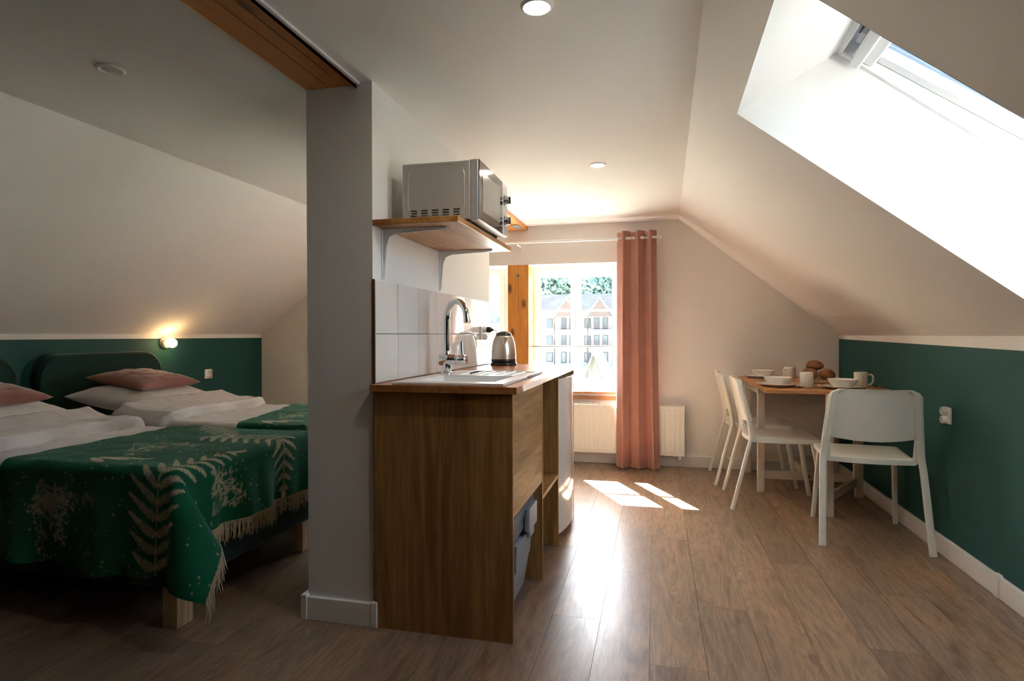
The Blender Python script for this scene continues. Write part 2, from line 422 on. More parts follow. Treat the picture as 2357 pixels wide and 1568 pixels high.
# gable wall with window opening
WX0, WX1, WZ0, WZ1, WO = -1.70, -.30, .60, 1.722, 5.66
gw = MB()
gw.box(XL-.5, WX0, YF, WO, -.1, 2.5); gw.box(WX1, XR+.5, YF, WO, -.1, 2.5); gw.box(WX0, WX1, YF, WO, -.1, WZ0); gw.box(WX0, WX1, YF, WO, WZ1, 2.5)
struct(obj('wall_far', gw, 'white'), 'white gable wall around the window')
struct(obj('wall_back', B(XL-.3, XR+.3, YB-.15, YB, -.1, 2.5), 'green'), 'green wall behind the viewer')
# partition wall with pillar end, and tiles
PX0, PX1, PY0, PY1 = -1.318, -1.041, 2.085, 3.72
BX0, BX1 = -1.315, -1.104
def zb(y): return 2.05-(y-2.085)*.008          # underside of the beam
pt = MB()
pt.hexa([(PX0, PY0, 0), (BX1, PY0, 0), (BX1, PY1, 0), (PX0, PY1, 0), (PX0, PY0, zb(PY0)), (BX1, PY0, zb(PY0)), (BX1, PY1, zb(PY1)), (PX0, PY1, zb(PY1))])
pt.box(BX1, PX1, PY0, PY1, 0, ZC)
wp = struct(obj('wall_partition', pt, 'white'), 'white partition wall ending in a pillar beside the kitchenette')
obj('grout_bed', B(PX1, PX1+.005, PY0, PY1, .917, 1.311), 'grout', wp)
obj('tile_edge', B(PX1, PX1+.009, PY0-.003, PY0, .917, 1.313), 'brown', wp, label='brown cut edge of the tiling')
ty = [PY0, 2.29, 2.513, 2.736, 2.958, 3.183, 3.407, 3.627, PY1]; tz = [.9185, 1.106, 1.312]
for j in range(2):
    for i in range(8):
        obj('tile', B(PX1+.003, PX1+.011, ty[i]+.0018, ty[i+1]-.0018, tz[j]+.0018, tz[j+1]-.0018), 'tile', wp, bevel=.0012, seg=2)
# ceiling beam along the partition
bm_ = MB().hexa([(BX0, YB, zb(YB)), (BX1, YB, zb(YB)), (BX1, YF, zb(YF)), (BX0, YF, zb(YF)), (BX0, YB, ZC), (BX1, YB, ZC), (BX1, YF, ZC), (BX0, YF, ZC)])
beam = tag(obj('ceiling_beam', bm_, 'pine', bevel=.002, seg=1), 'orange pine beam running along the ceiling into the pillar', 'beam')
obj('caulk_strip', B(BX1, BX1+.012, YB, PY0, ZC-.010, ZC), 'trim', beam, label='white sealant line along the beam')
for bx_, ya, yb in ((-1.225, .2, 2.05), (-1.165, 1.5, 2.0)):
    obj('crack', MB().hexa([(bx_, ya, zb(ya)-.0006), (bx_+.003, ya, zb(ya)-.0006), (bx_+.008, yb, zb(yb)-.0006), (bx_+.005, yb, zb(yb)-.0006), (bx_, ya, zb(ya)+.001), (bx_+.003, ya, zb(ya)+.001), (bx_+.008, yb, zb(yb)+.001), (bx_+.005, yb, zb(yb)+.001)]), 'brown', beam, label='dark drying crack')
obj('steel_plate', B(-1.19, -1.12, 4.92, 5.10, zb(5.0)-.006, zb(5.0)-.001), 'zinc', beam, label='perforated zinc plate')
# baseboards
BH = .092
br = struct(obj('baseboard_right', B(XR-.016, XR, YB, YF, 0, BH), 'trim', bevel=.002, seg=1), 'white skirting board under the green wall')
obj('joint_cap', B(XR-.021, XR, 2.885, 2.925, 0, BH+.006), 'trim', br, bevel=.003)
struct(obj('baseboard_far', B(PX1, XR-.016, YF-.016, YF, 0, BH), 'trim', bevel=.002, seg=1), 'white skirting board under the radiator')
struct(obj('baseboard_left', B(XL, XL+.016, YB, YF, 0, BH), 'trim', bevel=.002, seg=1), 'white skirting board behind the beds')
bp = struct(obj('baseboard_pillar', B(PX0-.004, PX1+.004, PY0-.018, PY0, 0, BH-.004), 'trim', bevel=.0015, seg=1), 'white skirting board around the pillar foot')
for xx in (PX0-.022, PX1-.004):
    obj('corner_cap', MB().prism([(xx, PY0-.022), (xx+.026, PY0-.022), (xx+.026, PY0+(.03 if xx < -1.2 else -.001)), (xx, PY0+(.03 if xx < -1.2 else -.001))], 'Z', 0, BH+.004), 'trim', bp, bevel=.003)

# ------------------------------------------------------------------ gable window
GY = 5.52
w1 = sroot('window_1', (-.70, GY, WZ0), 'white two-sash window beside the wooden post')
def sash(x0, x1, z0, z1, gx0, gx1, gz0, gz1, y, d):
    m = MB(); m.box(x0, gx0, y-d, y+.03, z0, z1); m.box(gx1, x1, y-d, y+.03, z0, z1); m.box(gx0, gx1, y-d, y+.03, z0, gz0); m.box(gx0, gx1, y-d, y+.03, gz1, z1)
    return m
# fixed frame for the right half (two sashes) and the left half
for fx0, fx1, gl in ((-1.10, WX1, ((-1.054, -.760), (-.672, -.384))), (WX0, -1.36, ((-1.640, -1.43),))):
    f = MB(); f.box(fx0, gl[0][0]-.045, GY-.04, GY+.05, WZ0, WZ1); f.box(gl[-1][1]+.045, fx1, GY-.04, GY+.05, WZ0, WZ1)
    f.box(gl[0][0]-.045, gl[-1][1]+.045, GY-.04, GY+.05, 1.675, WZ1); f.box(gl[0][0]-.045, gl[-1][1]+.045, GY-.04, GY+.05, WZ0, .65)
    obj('frame', f, 'pvc', w1, bevel=.003)
    mid = (gl[0][1]+gl[1][0])/2 if len(gl) > 1 else gl[0][1]+.045
    for q, (g0, g1) in enumerate(gl):
        x0_, x1_ = (g0-.043, mid-.002) if q == 0 else (mid+.002, g1+.043)
        s_ = obj('sash', sash(x0_, x1_, .652, 1.673, g0, g1, .70, 1.634, GY, .055), 'pvc', w1, bevel=.004)
        obj('pane', B(g0-.005, g1+.005, GY-.006, GY+.006, .695, 1.639), 'glass', s_)
        obj('glazing_bar', B(g0, g1, GY-.012, GY+.012, 1.316, 1.333), 'pvc', s_, bevel=.002)
obj('mullion', B(-1.3595, -1.1005, GY-.04, GY+.05, WZ0, WZ1), 'pvc', w1, bevel=.003)
obj('handle', MB().box(-.722, -.700, GY-.075, GY-.055, 1.06, 1.18).box(-.719, -.703, GY-.095, GY-.075, 1.02, 1.13), 'pvc', w1, bevel=.004)
obj('sill_board', MB().box(WX0, WX1, YF-.028, GY-.04, .590, .612), 'pvc', w1, bevel=.003)
obj('sill_nosing', MB().box(-1.05, WX1, YF-.040, YF-.0285, .596, .614), 'sill', w1, bevel=.002, label='orange pine nosing of the sill')
obj('sill_apron', MB().box(-1.05, WX1, YF-.022, YF, .545, .572), 'sill', w1, bevel=.003)
tag(obj('window_post', B(-1.284, -1.094, YF-.004, YF+.14, WZ0+.012, WZ1), 'pinez', bevel=.003, seg=1), 'orange pine post with dark knots in front of the window', 'post')
wpo = bpy.data.objects['window_post']
obj('crack', MB().hexa([(-1.191, YF-.0046, 1.30), (-1.188, YF-.0046, 1.30), (-1.187, YF-.0046, 1.72), (-1.190, YF-.0046, 1.72), (-1.191, YF-.003, 1.30), (-1.188, YF-.003, 1.30), (-1.187, YF-.003, 1.72), (-1.190, YF-.003, 1.72)]), 'brown', wpo, label='dark drying crack')
obj('screw_eye', MB().tube([(-1.19+.014*math.cos(q), YF-.012, 1.625+.014*math.sin(q)) for q in np.linspace(0, 2*PI, 17)], .003, 6), 'zinc', wpo, smooth=True)
rl = root('window_rail', 'thin steel safety rail across the window', 'rail', (-.70, YF+.02, 1.0))
obj('rod', MB().tube([(-1.094, YF+.03, 1.0), (WX1, YF+.03, 1.002)], .006, 10), 'cutlery', rl, smooth=True)
for xx in (-1.093, WX1-.004): obj('end_flange', MB().lathe([(.014, 0), (.014, .003)], (xx, YF+.03, 1.0), 14, axis='X'), 'cutlery', rl, smooth=True)

# ------------------------------------------------------------------ skylight
w2 = sroot('window_2', tuple(slope_r(.55, 1.98, RD)), 'white roof window set in the sloping wall')
def fr(s, y, n): return slope_r(s, y, n)
def sbox(s0, s1, y0, y1, n0, n1, tilt=0.0, mb=None):
    mb = mb or MB()
    def q(s, y, n): return slope_r(s, y, n+tilt*max(0, s-.25))
    return mb.hexa([q(s0, y0, n0), q(s1, y0, n0), q(s1, y1, n0), q(s0, y1, n0), q(s0, y0, n1), q(s1, y0, n1), q(s1, y1, n1), q(s0, y1, n1)])
fm = MB()
sbox(SF0-.02, SF0+.012, SY0-.03, SY1+.03, RD-.002, RD+.13, mb=fm); sbox(SF1-.02, SF1+.02, SY0-.03, SY1+.03, RD-.002, RD+.09, mb=fm)
sbox(SF0+.012, SF1-.02, SY1-.022, SY1+.03, RD-.002, RD+.09, mb=fm); sbox(SF0+.012, SF1-.02, SY0-.03, SY0+.022, RD-.002, RD+.09, mb=fm)
obj('frame', fm, 'pvc', w2, bevel=.003)
ck = MB(); sbox(SF0-.06, SF0-.02, SY0-.07, SY1+.07, RD-.02, RD+.15, mb=ck); sbox(SF0-.02, SF1+.02, SY1+.03, SY1+.07, RD-.02, RD+.15, mb=ck); sbox(SF0-.02, SF1+.02, SY0-.07, SY0-.03, RD-.02, RD+.15, mb=ck)
obj('added_shade_cladding', ck, 'greyd', w2, bevel=.004)  # unseen cladding added outside the frame, raised to shade the reveal from sun
obj('vent_slot', sbox(SF0+.0125, SF0+.045, SY0+.024, SY1-.024, RD+.085, RD+.100), 'greyd', w2, label='dark ventilation slot')
hw = MB()
for k in range(7):
    yy = SY1-.06-.12*k; sbox(SF0+.020, SF0+.032, yy-.07, yy, RD+.035, RD+.07, mb=hw)
obj('vent_clip', hw, 'pvc', w2, bevel=.002)
T = .075
obj('top_rail', sbox(SF0+.034, SF0+.085, SY0+.026, SY1-.026, RD+.0, RD+.075, T), 'pvc', w2, bevel=.008, seg=3)
obj('handle_bar', sbox(SF0+.040, SF0+.062, SY0+.05, SY1-.03, RD-.03, RD-.002, T), 'pvc', w2, bevel=.006, seg=3)
st = MB(); sbox(SF0+.085, SF1-.03, SY1-.075, SY1-.026, RD+.025, RD+.075, T, st); sbox(SF0+.085, SF1-.03, SY0+.026, SY0+.075, RD+.025, RD+.075, T, st)
sbox(SF1-.09, SF1-.03, SY0+.075, SY1-.075, RD+.025, RD+.075, T, st)
sh = obj('sash', st, 'pvc', w2, bevel=.005)
obj('pane', sbox(SF0+.085, SF1-.09, SY0+.075, SY1-.075, RD+.06, RD+.072, T), 'roofglass', sh)
obj('gasket', sbox(SF0+.086, SF1-.091, SY0+.076, SY0+.088, RD+.05, RD+.0745, T), 'dark', sh, label='dark glazing gasket')

# ------------------------------------------------------------------ curtain, rod, radiator
cr = root('curtain_rod', 'white curtain rod above the window', 'curtain rod', (-.9, 5.015, 1.892))
obj('rod', MB().tube([(-2.3, 5.015, 1.892), (.02, 5.015, 1.892)], .011, 12), 'trim', cr, smooth=True)
obj('finial', MB().lathe([(.011, 0), (.016, .004), (.016, .02), (.010, .026)], (.02, 5.015, 1.892), 14, axis='X'), 'trim', cr, smooth=True)
for xx in (.012, -1.16):
    b_ = MB().tube([(xx, 5.015, 1.877), (xx, 5.19, 1.877)], .006, 8); b_.lathe([(.022, 0), (.022, .006)], (xx, YF-.007, 1.877), 16, axis='Y')
    obj('bracket', b_, 'trim', cr, smooth=True)
def curtain():
    n, nz = 260, 40
    t = np.linspace(0, 1, n)[:, None]; k = np.linspace(0, 1, nz)[None, :]
    z = 1.946-1.936*k
    ph = 2*PI*(3.05*t+.12)+.55*np.sin(2*PI*t+.4)
    wdt = .312+.04*k**1.5
    xc = -.318-.01*k+wdt*t+.016*np.sin(2*ph)
    amp = .044*(1+.10*np.sin(3*t*PI+1))+.006*k
    y = 5.013-.006*k+amp*np.sin(ph)+.006*np.sin(ph*2.3+4*k)*k
    z = z+.006*np.cos(ph)*(1-k)+0*t
    P = np.stack([xc+0*k, y+0*k, z], -1)
    # thickness: offset copy joined into a closed shell
    dx = np.gradient(P[..., 0], axis=0); dy = np.gradient(P[..., 1], axis=0); L = np.sqrt(dx*dx+dy*dy)+1e-9
    Q = P.copy(); Q[..., 0] += -dy/L*.003; Q[..., 1] += dx/L*.003
    return MB().grid(np.concatenate([P, Q[::-1]], 0), closed_u=True)
cu = tag(obj('curtain', curtain(), 'curtain', smooth=True, sharp=80), 'dusty pink velvet eyelet curtain hanging beside the window', 'curtain')
for k in range(6):
    xx = -.303+.053*k
    m = MB(); a = np.linspace(0, 2*PI, 17)
    m.tube([(xx+.004, 5.015+.020*math.cos(q), 1.892+.020*math.sin(q)) for q in a], .0035, 6)
    obj('eyelet', m, 'zinc', cu, smooth=True)
rd = root('radiator', 'white ribbed panel radiator under the window', 'radiator', (-.40, 5.13, .10))
RX0, RX1, RZ0, RZ1, RY = -1.02, .222, .105, .522, 5.075
obj('back_panel', B(RX0+.01, RX1-.01, RY+.03, YF-.02, RZ0+.01, RZ1-.012), 'radiator', rd, bevel=.004)
fp = MB().box(RX0, RX1, RY+.006, RY+.03, RZ0, RZ1-.008)
obj('front_panel', fp, 'radiator', rd, bevel=.006)
nr = 30
for i in range(nr):
    xa = RX0+.025+(RX1-RX0-.05)*i/nr
    obj('rib', B(xa+.006, xa+.033, RY, RY+.0065, RZ0+.03, RZ1-.035), 'radiator', rd, bevel=.005)
g = MB()
for i in range(60):
    xa = RX0+.012+(RX1-RX0-.024)*i/60; g.box(xa, xa+.008, RY+.035, YF-.025, RZ1-.012, RZ1)
obj('top_grille', g, 'radiator', rd)
obj('side_cover', B(RX1-.004, RX1+.004, RY+.006, YF-.02, RZ0, RZ1-.006), 'radiator', rd, bevel=.003)
obj('valve', MB().lathe([(.016, 0), (.018, .012), (.018, .03), (.012, .034)], (RX1-.03, RY+.05, RZ0-.034), 14), 'socket', rd, smooth=True)

# ------------------------------------------------------------------ ceiling lights, wall lamp, sockets
def downlight(x, y, on, label):
    r = root('recessed_light', label, 'ceiling light', (x, y, ZC), group='round recessed ceiling lights')
    obj('ring', MB().lathe([(.030, -.001), (.0475, -.001), (.0475, -.004), (.040, -.009), (.031, -.006), (.030, -.001)], (x, y, ZC), 36, cap0=False, cap1=False), 'trim', r, smooth=True)
    obj('lens', MB().lathe([(.0315, -.0015), (.0315, -.0042), (.02, -.0052)], (x, y, ZC), 30), 'down' if on else 'downoff', r, smooth=True)
downlight(-.338, 1.725, True, 'glowing recessed ceiling light at the top edge of the room')
downlight(-.319, 3.404, True, 'glowing recessed ceiling light nearer the window')
downlight(-1.903, 1.77, False, 'unlit recessed ceiling light above the beds')
wlp = root('wall_lamp', 'small round wall lamp glowing above the green headboard', 'wall lamp', (XL, 3.985, 1.043))
obj('base', MB().lathe([(.042, .0005), (.042, .03), (.036, .04), (.03, .052)], (XL, 3.985, 1.043), 28, axis='X'), 'trim', wlp, smooth=True)
obj('globe', MB().lathe([(.012, .050), (.030, .058), (.036, .074), (.036, .088), (.028, .104), (.012, .113), (.002, .115)], (XL, 3.985, 1.043), 24, axis='X'), 'bulb', wlp, smooth=True)
def socket(face, y, z, label, wy=.082, wz=.082):
    """double socket on a wall facing +X (face>0) or -X; one plate with two round outlets one above the other"""
    x, sg = face
    r = root('power_socket', label, 'socket', (x, y, z-wz/2), group='white double wall sockets')
    a, b = sorted((x+sg*.0005, x+sg*.011)); obj('plate', B(a, b, y-wy/2, y+wy/2, z-wz/2, z+wz/2), 'socket', r, bevel=.004)
    for dz in (-.021, .021):
        pr_ = [(.0195, .011*sg), (.0195, .030*sg), (.0165, .032*sg), (.0155, .032*sg), (.0155, .016*sg), (.004, .015*sg)]
        o = obj('outlet', MB().lathe(pr_, (x, y+.004, z+dz), 22, axis='X', cap0=False), 'socket', r, smooth=True)
        obj('contact_holes', MB().lathe([(.0025, .0155*sg), (.0025, .0165*sg)], (x, y+.012, z+dz), 8, axis='X').lathe([(.0025, .0155*sg), (.0025, .0165*sg)], (x, y-.004, z+dz), 8, axis='X'), 'dark', o)
socket((XR, -1), 3.372, .700, 'white double socket on the green wall beside the nearest chair')
socket((XL, 1), 4.465, .768, 'white double socket on the green wall right of the wall lamp')
socket((PX1+.011, 1), 3.50, 1.112, 'white double socket on the tiles holding the kettle plug')

# ------------------------------------------------------------------ kitchenette
CX1 = -.495
kc = root('kitchen_cabinet', 'oak veneer base cabinet with an open shelf under the worktop', 'cabinet', (-.76, 2.88, 0))
obj('side_panel', B(-1.030, CX1, 2.070, 2.088, 0, .891), 'oak', kc, bevel=.0008, seg=1)
obj('front_panel', B(CX1-.019, CX1-.001, 2.0885, 2.636, .443, .891), 'oakh', kc, bevel=.0008, seg=1)
obj('divider', B(-1.028, CX1, 2.638, 2.656, 0, .891), 'oak', kc, bevel=.0008, seg=1)
obj('divider', B(-1.028, CX1, 3.085, 3.103, 0, .891), 'oak', kc, bevel=.0008, seg=1)
obj('shelf', B(-1.028, CX1-.001, 2.6565, 3.0845, .358, .376), 'oak', kc, bevel=.0008, seg=1)
obj('end_panel', B(-1.028, CX1, 3.682, 3.698, 0, .891), 'oak', kc, bevel=.0008, seg=1)
# worktop with basin cut-out
wt = MB(); HX0, HX1, HY0, HY1 = -.905, -.575, 2.135, 2.475
TX0, TX1, TY0, TY1, TZ0, TZ1 = -1.0355, -.475, 2.045, 3.702, .892, .9165
for a in ((TX0, TX1, TY0, HY0), (TX0, TX1, HY1, TY1), (TX0, HX0, HY0, HY1), (HX1, TX1, HY0, HY1)): wt.box(a[0], a[1], a[2], a[3], TZ0, TZ1)
tag(obj('worktop', wt, 'worktop', weld=True, smooth=True, sharp=20), 'brown oiled wood worktop over the kitchen cabinet', 'worktop')
# sink
SZ = TZ1+.0005
sk = root('kitchen_sink', 'white inset sink with a ribbed drainer', 'sink', (-.74, 2.45, SZ))
SX0, SX1, SKY0, SKY1 = -.957, -.528, 2.068, 2.835
rm = MB()
BX_0, BX_1, BY_0, BY_1 = HX0+.008, HX1-.008, HY0+.008, HY1-.008
for a in ((SX0, SX1, SKY0, BY_0), (SX0, BX_0, BY_0, BY_1), (BX_1, SX1, BY_0, BY_1), (SX0, SX1, BY_1, BY_1+.03)): rm.box(a[0], a[1], a[2], a[3], SZ, SZ+.010)
rm.box(SX0, SX0+.115, BY_1+.03, SKY1, SZ, SZ+.010); rm.box(SX1-.022, SX1, BY_1+.03, SKY1, SZ, SZ+.010); rm.box(SX0+.115, SX1-.022, SKY1-.022, SKY1, SZ, SZ+.010)
rm.box(SX0+.115, SX1-.022, BY_1+.03, SKY1-.022, SZ, SZ+.004)
obj('rim', rm, 'sinkm', sk, weld=True, bevel=.003)
bs = MB(); a = [(BX_0, BY_0), (BX_1, BY_0), (BX_1, BY_1), (BX_0, BY_1)]; b = [(BX_0+.02, BY_0+.02), (BX_1-.02, BY_0+.02), (BX_1-.02, BY_1-.02), (BX_0+.02, BY_1-.02)]
for k in range(4):
    p, q = a[k], a[(k+1) % 4]; r_, s_ = b[k], b[(k+1) % 4]
    bs.quad((*p, SZ+.009), (*q, SZ+.009), (*s_, .775), (*r_, .775))
bs.quad(*[(*p, .775) for p in b]); obj('basin', bs, 'sinkm', sk, weld=True, smooth=True, sharp=30)
for k in range(5):
    xx = SX0+.15+.048*k; obj('drainer_rib', B(xx, xx+.012, BY_1+.05, SKY1-.045, SZ+.004, SZ+.0095), 'sinkm', sk, bevel=.003)
obj('drain', MB().lathe([(.042, .776), (.042, .780), (.03, .781), (.03, .778)], ((BX_0+BX_1)/2, (BY_0+BY_1)/2, 0), 24), 'chrome', sk, smooth=True)
# mixer tap
fx, fy, fz = -.925, 2.585, SZ+.0105
tp = root('mixer_tap', 'chrome gooseneck mixer tap behind the sink', 'tap', (fx, fy, fz))
obj('base', MB().lathe([(.026, 0), (.026, .006), (.020, .010), (.020, .048)], (fx, fy, fz), 28), 'chrome', tp, smooth=True)
bd = MB().lathe([(.010, -.036), (.024, -.034), (.027, -.028), (.027, .042), (.024, .046)], (fx, fy, fz+.062), 26, axis='X')
obj('body', bd, 'chrome', tp, smooth=True)
lv = obj('lever', MB().lathe([(.018, .046), (.018, .054), (.024, .057), (.024, .088), (.020, .093)], (fx, fy, fz+.062), 24, axis='X'), 'chrome', tp, smooth=True)
obj('lever_blade', MB().sweep([(fx+.072, fy, fz+.084), (fx+.070, fy+.002, fz+.11), (fx+.068, fy+.004, fz+.145)], rrect(.016, .009, .004), (0, 1, 0), scales=[1, 1, .8]), 'chrome', lv, smooth=True)
pts = [(fx, fy, fz+.085), (fx, fy, fz+.15), (fx, fy, fz+.245)]
dxs, dys, R_ = .80, -.60, .078
for k in range(1, 15):
    a = PI*.93*k/14; pts.append((fx+dxs*(R_-R_*math.cos(a)), fy+dys*(R_-R_*math.cos(a)), fz+.245+R_*math.sin(a)))
pts.append((pts[-1][0]+dxs*.004, pts[-1][1]+dys*.004, pts[-1][2]-.022))
obj('spout', MB().tube(pts, .0140, 16), 'chrome', tp, smooth=True)
obj('spout_collar', MB().lathe([(.0165, .08), (.0165, .100), (.0135, .104)], (fx, fy, fz), 20), 'chrome', tp, smooth=True)
e = Vector(pts[-1]); e0 = Vector(pts[-2]); obj('aerator', MB().tube([e, e+(e-e0).normalized()*.012], .0160, 16), 'chrome', tp, smooth=True)
# kettle
kx, ky, kz = -.905, 3.555, TZ1+.0005
kt = root('kettle', 'brushed steel electric kettle with a black lid and base', 'kettle', (kx, ky, kz))
obj('power_base', MB().lathe([(.080, 0), (.082, .004), (.080, .014), (.076, .017)], (kx, ky, kz), 36), 'black', kt, smooth=True)
obj('lower_band', MB().lathe([(.074, .0175), (.0765, .022), (.0765, .036), (.0755, .038)], (kx, ky, kz), 36), 'black', kt, smooth=True)
obj('body', MB().lathe([(.0760, .0385), (.0765, .042), (.0755, .08), (.072, .115), (.066, .145), (.058, .168), (.050, .180), (.046, .1825)], (kx, ky, kz), 44), 'steel', kt, smooth=True)
obj('lid', MB().lathe([(.051, .1800), (.050, .183), (.044, .194), (.030, .203), (.012, .207), (.001, .2075)], (kx, ky, kz), 36, cap0=False), 'black', kt, smooth=True)
vx, vy = .30, -.954                         # the spout faces the viewer
sp = MB(); side = Vector((-vy, vx, 0)); out = Vector((vx, vy, 0)); c = Vector((kx, ky, kz))
a_, b_, t_ = c+out*.056+side*.024+Vector((0, 0, .172)), c+out*.056-side*.024+Vector((0, 0, .172)), c+out*.080+Vector((0, 0, .170))
lo = c+out*.0715+Vector((0, 0, .118)); sp.add([a_, b_, t_, lo], [(0, 1, 2), (0, 2, 3), (2, 1, 3), (0, 3, 1)])
obj('spout', sp, 'steel', kt)
hp = [c-out*.055+Vector((0, 0, .176)), c-out*.085+Vector((0, 0, .185)), c-out*.112+Vector((0, 0, .165)), c-out*.118+Vector((0, 0, .12)), c-out*.108+Vector((0, 0, .07)), c-out*.082+Vector((0, 0, .05)), c-out*.07+Vector((0, 0, .045))]
obj('handle', MB().sweep(hp, rrect(.024, .014, .005), (side.x, side.y, 0)), 'black', kt, smooth=True)
sx = PX1+.011
obj('plug', MB().lathe([(.0145, .030), (.0185, .036), (.0185, .052), (.012, .062), (.006, .075)], (sx, 3.504, 1.133), 18, axis='X'), 'black', kt, smooth=True)
cp = [(sx+.07, 3.504, 1.133), (sx+.088, 3.505, 1.125), (sx+.095, 3.515, 1.09), (sx+.085, 3.535, 1.03), (sx+.06, 3.56, .975), (sx+.055, 3.58, .935), (kx-.072, 3.575, kz+.008)]
def smooth_pts(p, n=6):
    p = [Vector(q) for q in p]; out_ = []
    for i in range(len(p)-1):
        a, b, c_, d = p[max(i-1, 0)], p[i], p[i+1], p[min(i+2, len(p)-1)]
        for k in range(n):
            t = k/n; out_.append(.5*((2*b)+(c_-a)*t+(2*a-5*b+4*c_-d)*t*t+(3*b-a-3*c_+d)*t**3))
    return out_+[p[-1]]
obj('cord', MB().tube(smooth_pts(cp), .0032, 8), 'black', kt, smooth=True)
# fridge
fg = root('mini_fridge', 'small white fridge with a curved door under the worktop end', 'fridge', (-.76, 3.39, 0))
obj('body', B(-1.02, -.545, 3.112, 3.672, .02, .855), 'enamel', fg, bevel=.006)
dp = []
for k in range(13):
    t = k/12; dp.append((-.508+.042*math.sin(PI*t)**.8, 3.114+.556*t))
dp = [(-.541, 3.114)]+dp+[(-.541, 3.670)]
obj('door', MB().prism(dp, 'Z', .045, .868), 'enamel', fg, bevel=.004, sharp=50)
obj('top_cover', B(-1.0, -.535, 3.116, 3.668, .856, .872), 'silver', fg, bevel=.004)
obj('kick_plate', B(-1.0, -.56, 3.13, 3.655, 0, .019), 'greyd', fg)
# grey sorting bin in the opening
gb = root('waste_bin', 'grey plastic waste bin standing in the cabinet opening', 'bin', (-.75, 2.36, 0))
bx = MB(); 
bx.hexa([(-.93, 2.16, 0), (-.572, 2.16, 0), (-.572, 2.575, 0), (-.93, 2.575, 0), (-.95, 2.14, .30), (-.548, 2.14, .30), (-.548, 2.60, .30), (-.95, 2.60, .30)])
obj('body', bx, 'greyp', gb, bevel=.012, seg=3)
obj('front_step', MB().hexa([(-.572, 2.19, .02), (-.560, 2.19, .02), (-.560, 2.545, .02), (-.572, 2.545, .02), (-.556, 2.18, .15), (-.540, 2.18, .15), (-.540, 2.56, .15), (-.556, 2.56, .15)]), 'greyp', gb, bevel=.005)
obj('front_step', MB().hexa([(-.552, 2.30, .155), (-.536, 2.30, .155), (-.536, 2.56, .155), (-.552, 2.56, .155), (-.549, 2.29, .27), (-.528, 2.29, .27), (-.528, 2.57, .27), (-.549, 2.57, .27)]), 'greyp', gb, bevel=.005)
obj('collar', B(-.955, -.530, 2.13, 2.61, .300, .352), 'greyd', gb, bevel=.006)
obj('lid', B(-.955, -.525, 2.13, 2.61, .353, .395), 'greyd', gb, bevel=.008, seg=3)
obj('lid_grip', MB().box(-.62, -.56, 2.25, 2.50, .3955, .405), 'greyd', gb, bevel=.004)
obj('latch', MB().box(-.526, -.503, 2.40, 2.56, .29, .385).box(-.526, -.508, 2.44, 2.52, .255, .29), 'greyp', gb, bevel=.005)
# wall shelf with brackets
ws = root('wall_shelf', 'wooden wall shelf on two grey brackets under the microwave', 'shelf', (-.87, 2.49, 1.50))
obj('board', B(-1.0405, -.700, 2.083, 2.905, 1.515, 1.537), 'shelfw', ws, bevel=.0015, seg=1)
for yy in (2.172, 2.812):
    m = MB(); z1 = 1.5145; xx = PX1+.0005
    if yy < 2.5 or True:
        m.hexa([(xx, yy-.011, 1.318), (xx+.004, yy-.011, 1.318), (xx+.004, yy+.011, 1.318), (xx, yy+.011, 1.318), (xx, yy-.016, z1), (xx+.004, yy-.016, z1), (xx+.004, yy+.016, z1), (xx, yy+.016, z1)])
        m.hexa([(xx, yy-.016, z1-.004), (xx+.27, yy-.010, z1-.004), (xx+.27, yy+.010, z1-.004), (xx, yy+.016, z1-.004), (xx, yy-.016, z1), (xx+.27, yy-.010, z1), (xx+.27, yy+.010, z1), (xx, yy+.016, z1)])
        poly = [(xx+.003, 1.325), (xx+.008, 1.325), (xx+.018, 1.45), (xx+.032, z1-.030), (xx+.06, z1-.018), (xx+.265, z1-.008), (xx+.265, z1-.003), (xx+.003, z1-.003)]
        m.prism([(p[0], p[1]) for p in poly], 'Y', yy-.004, yy+.004)
    bo = obj('bracket', m, 'bracket', ws, bevel=.0012, seg=1)
    for zz in (1.34, 1.46): obj('screw', MB().lathe([(.0045, .004), (.0045, .0065), (.002, .0075)], (xx, yy+.0085, zz), 10, axis='X'), 'zinc', bo)
# microwave
mw = root('microwave', 'silver grey microwave oven standing on the wall shelf', 'microwave', (-.815, 2.425, 1.5375))
MX0, MX1, MY0, MY1, MZ0, MZ1 = -.972, -.692, 2.205, 2.648, 1.546, 1.772
obj('case', B(MX0, MX1, MY0, MY1, MZ0, MZ1), 'silver', mw, bevel=.004)
for xx in (-.95, -.71):
    for yy in (2.23, 2.62): obj('foot', MB().lathe([(.012, 0), (.014, .009)], (xx, yy, 1.5375), 14), 'black', mw)
obj('front_frame', B(MX1+.0005, MX1+.032, MY0-.001, MY1+.001, MZ0-.004, MZ1+.002), 'silverd', mw, bevel=.003)
DFX = MX1+.0325
dr = obj('door', B(DFX, DFX+.004, MY0+.001, MY1-.088, MZ0-.002, MZ1+.001), 'mwglass', mw, bevel=.001, seg=1)
obj('door_window', B(DFX+.0042, DFX+.0052, MY0+.045, MY1-.135, MZ0+.035, MZ1-.038), 'mwwin', dr)
obj('control_panel', B(DFX, DFX+.004, MY1-.087, MY1, MZ0-.002, MZ1+.001), 'silverd', mw, bevel=.001, seg=1)
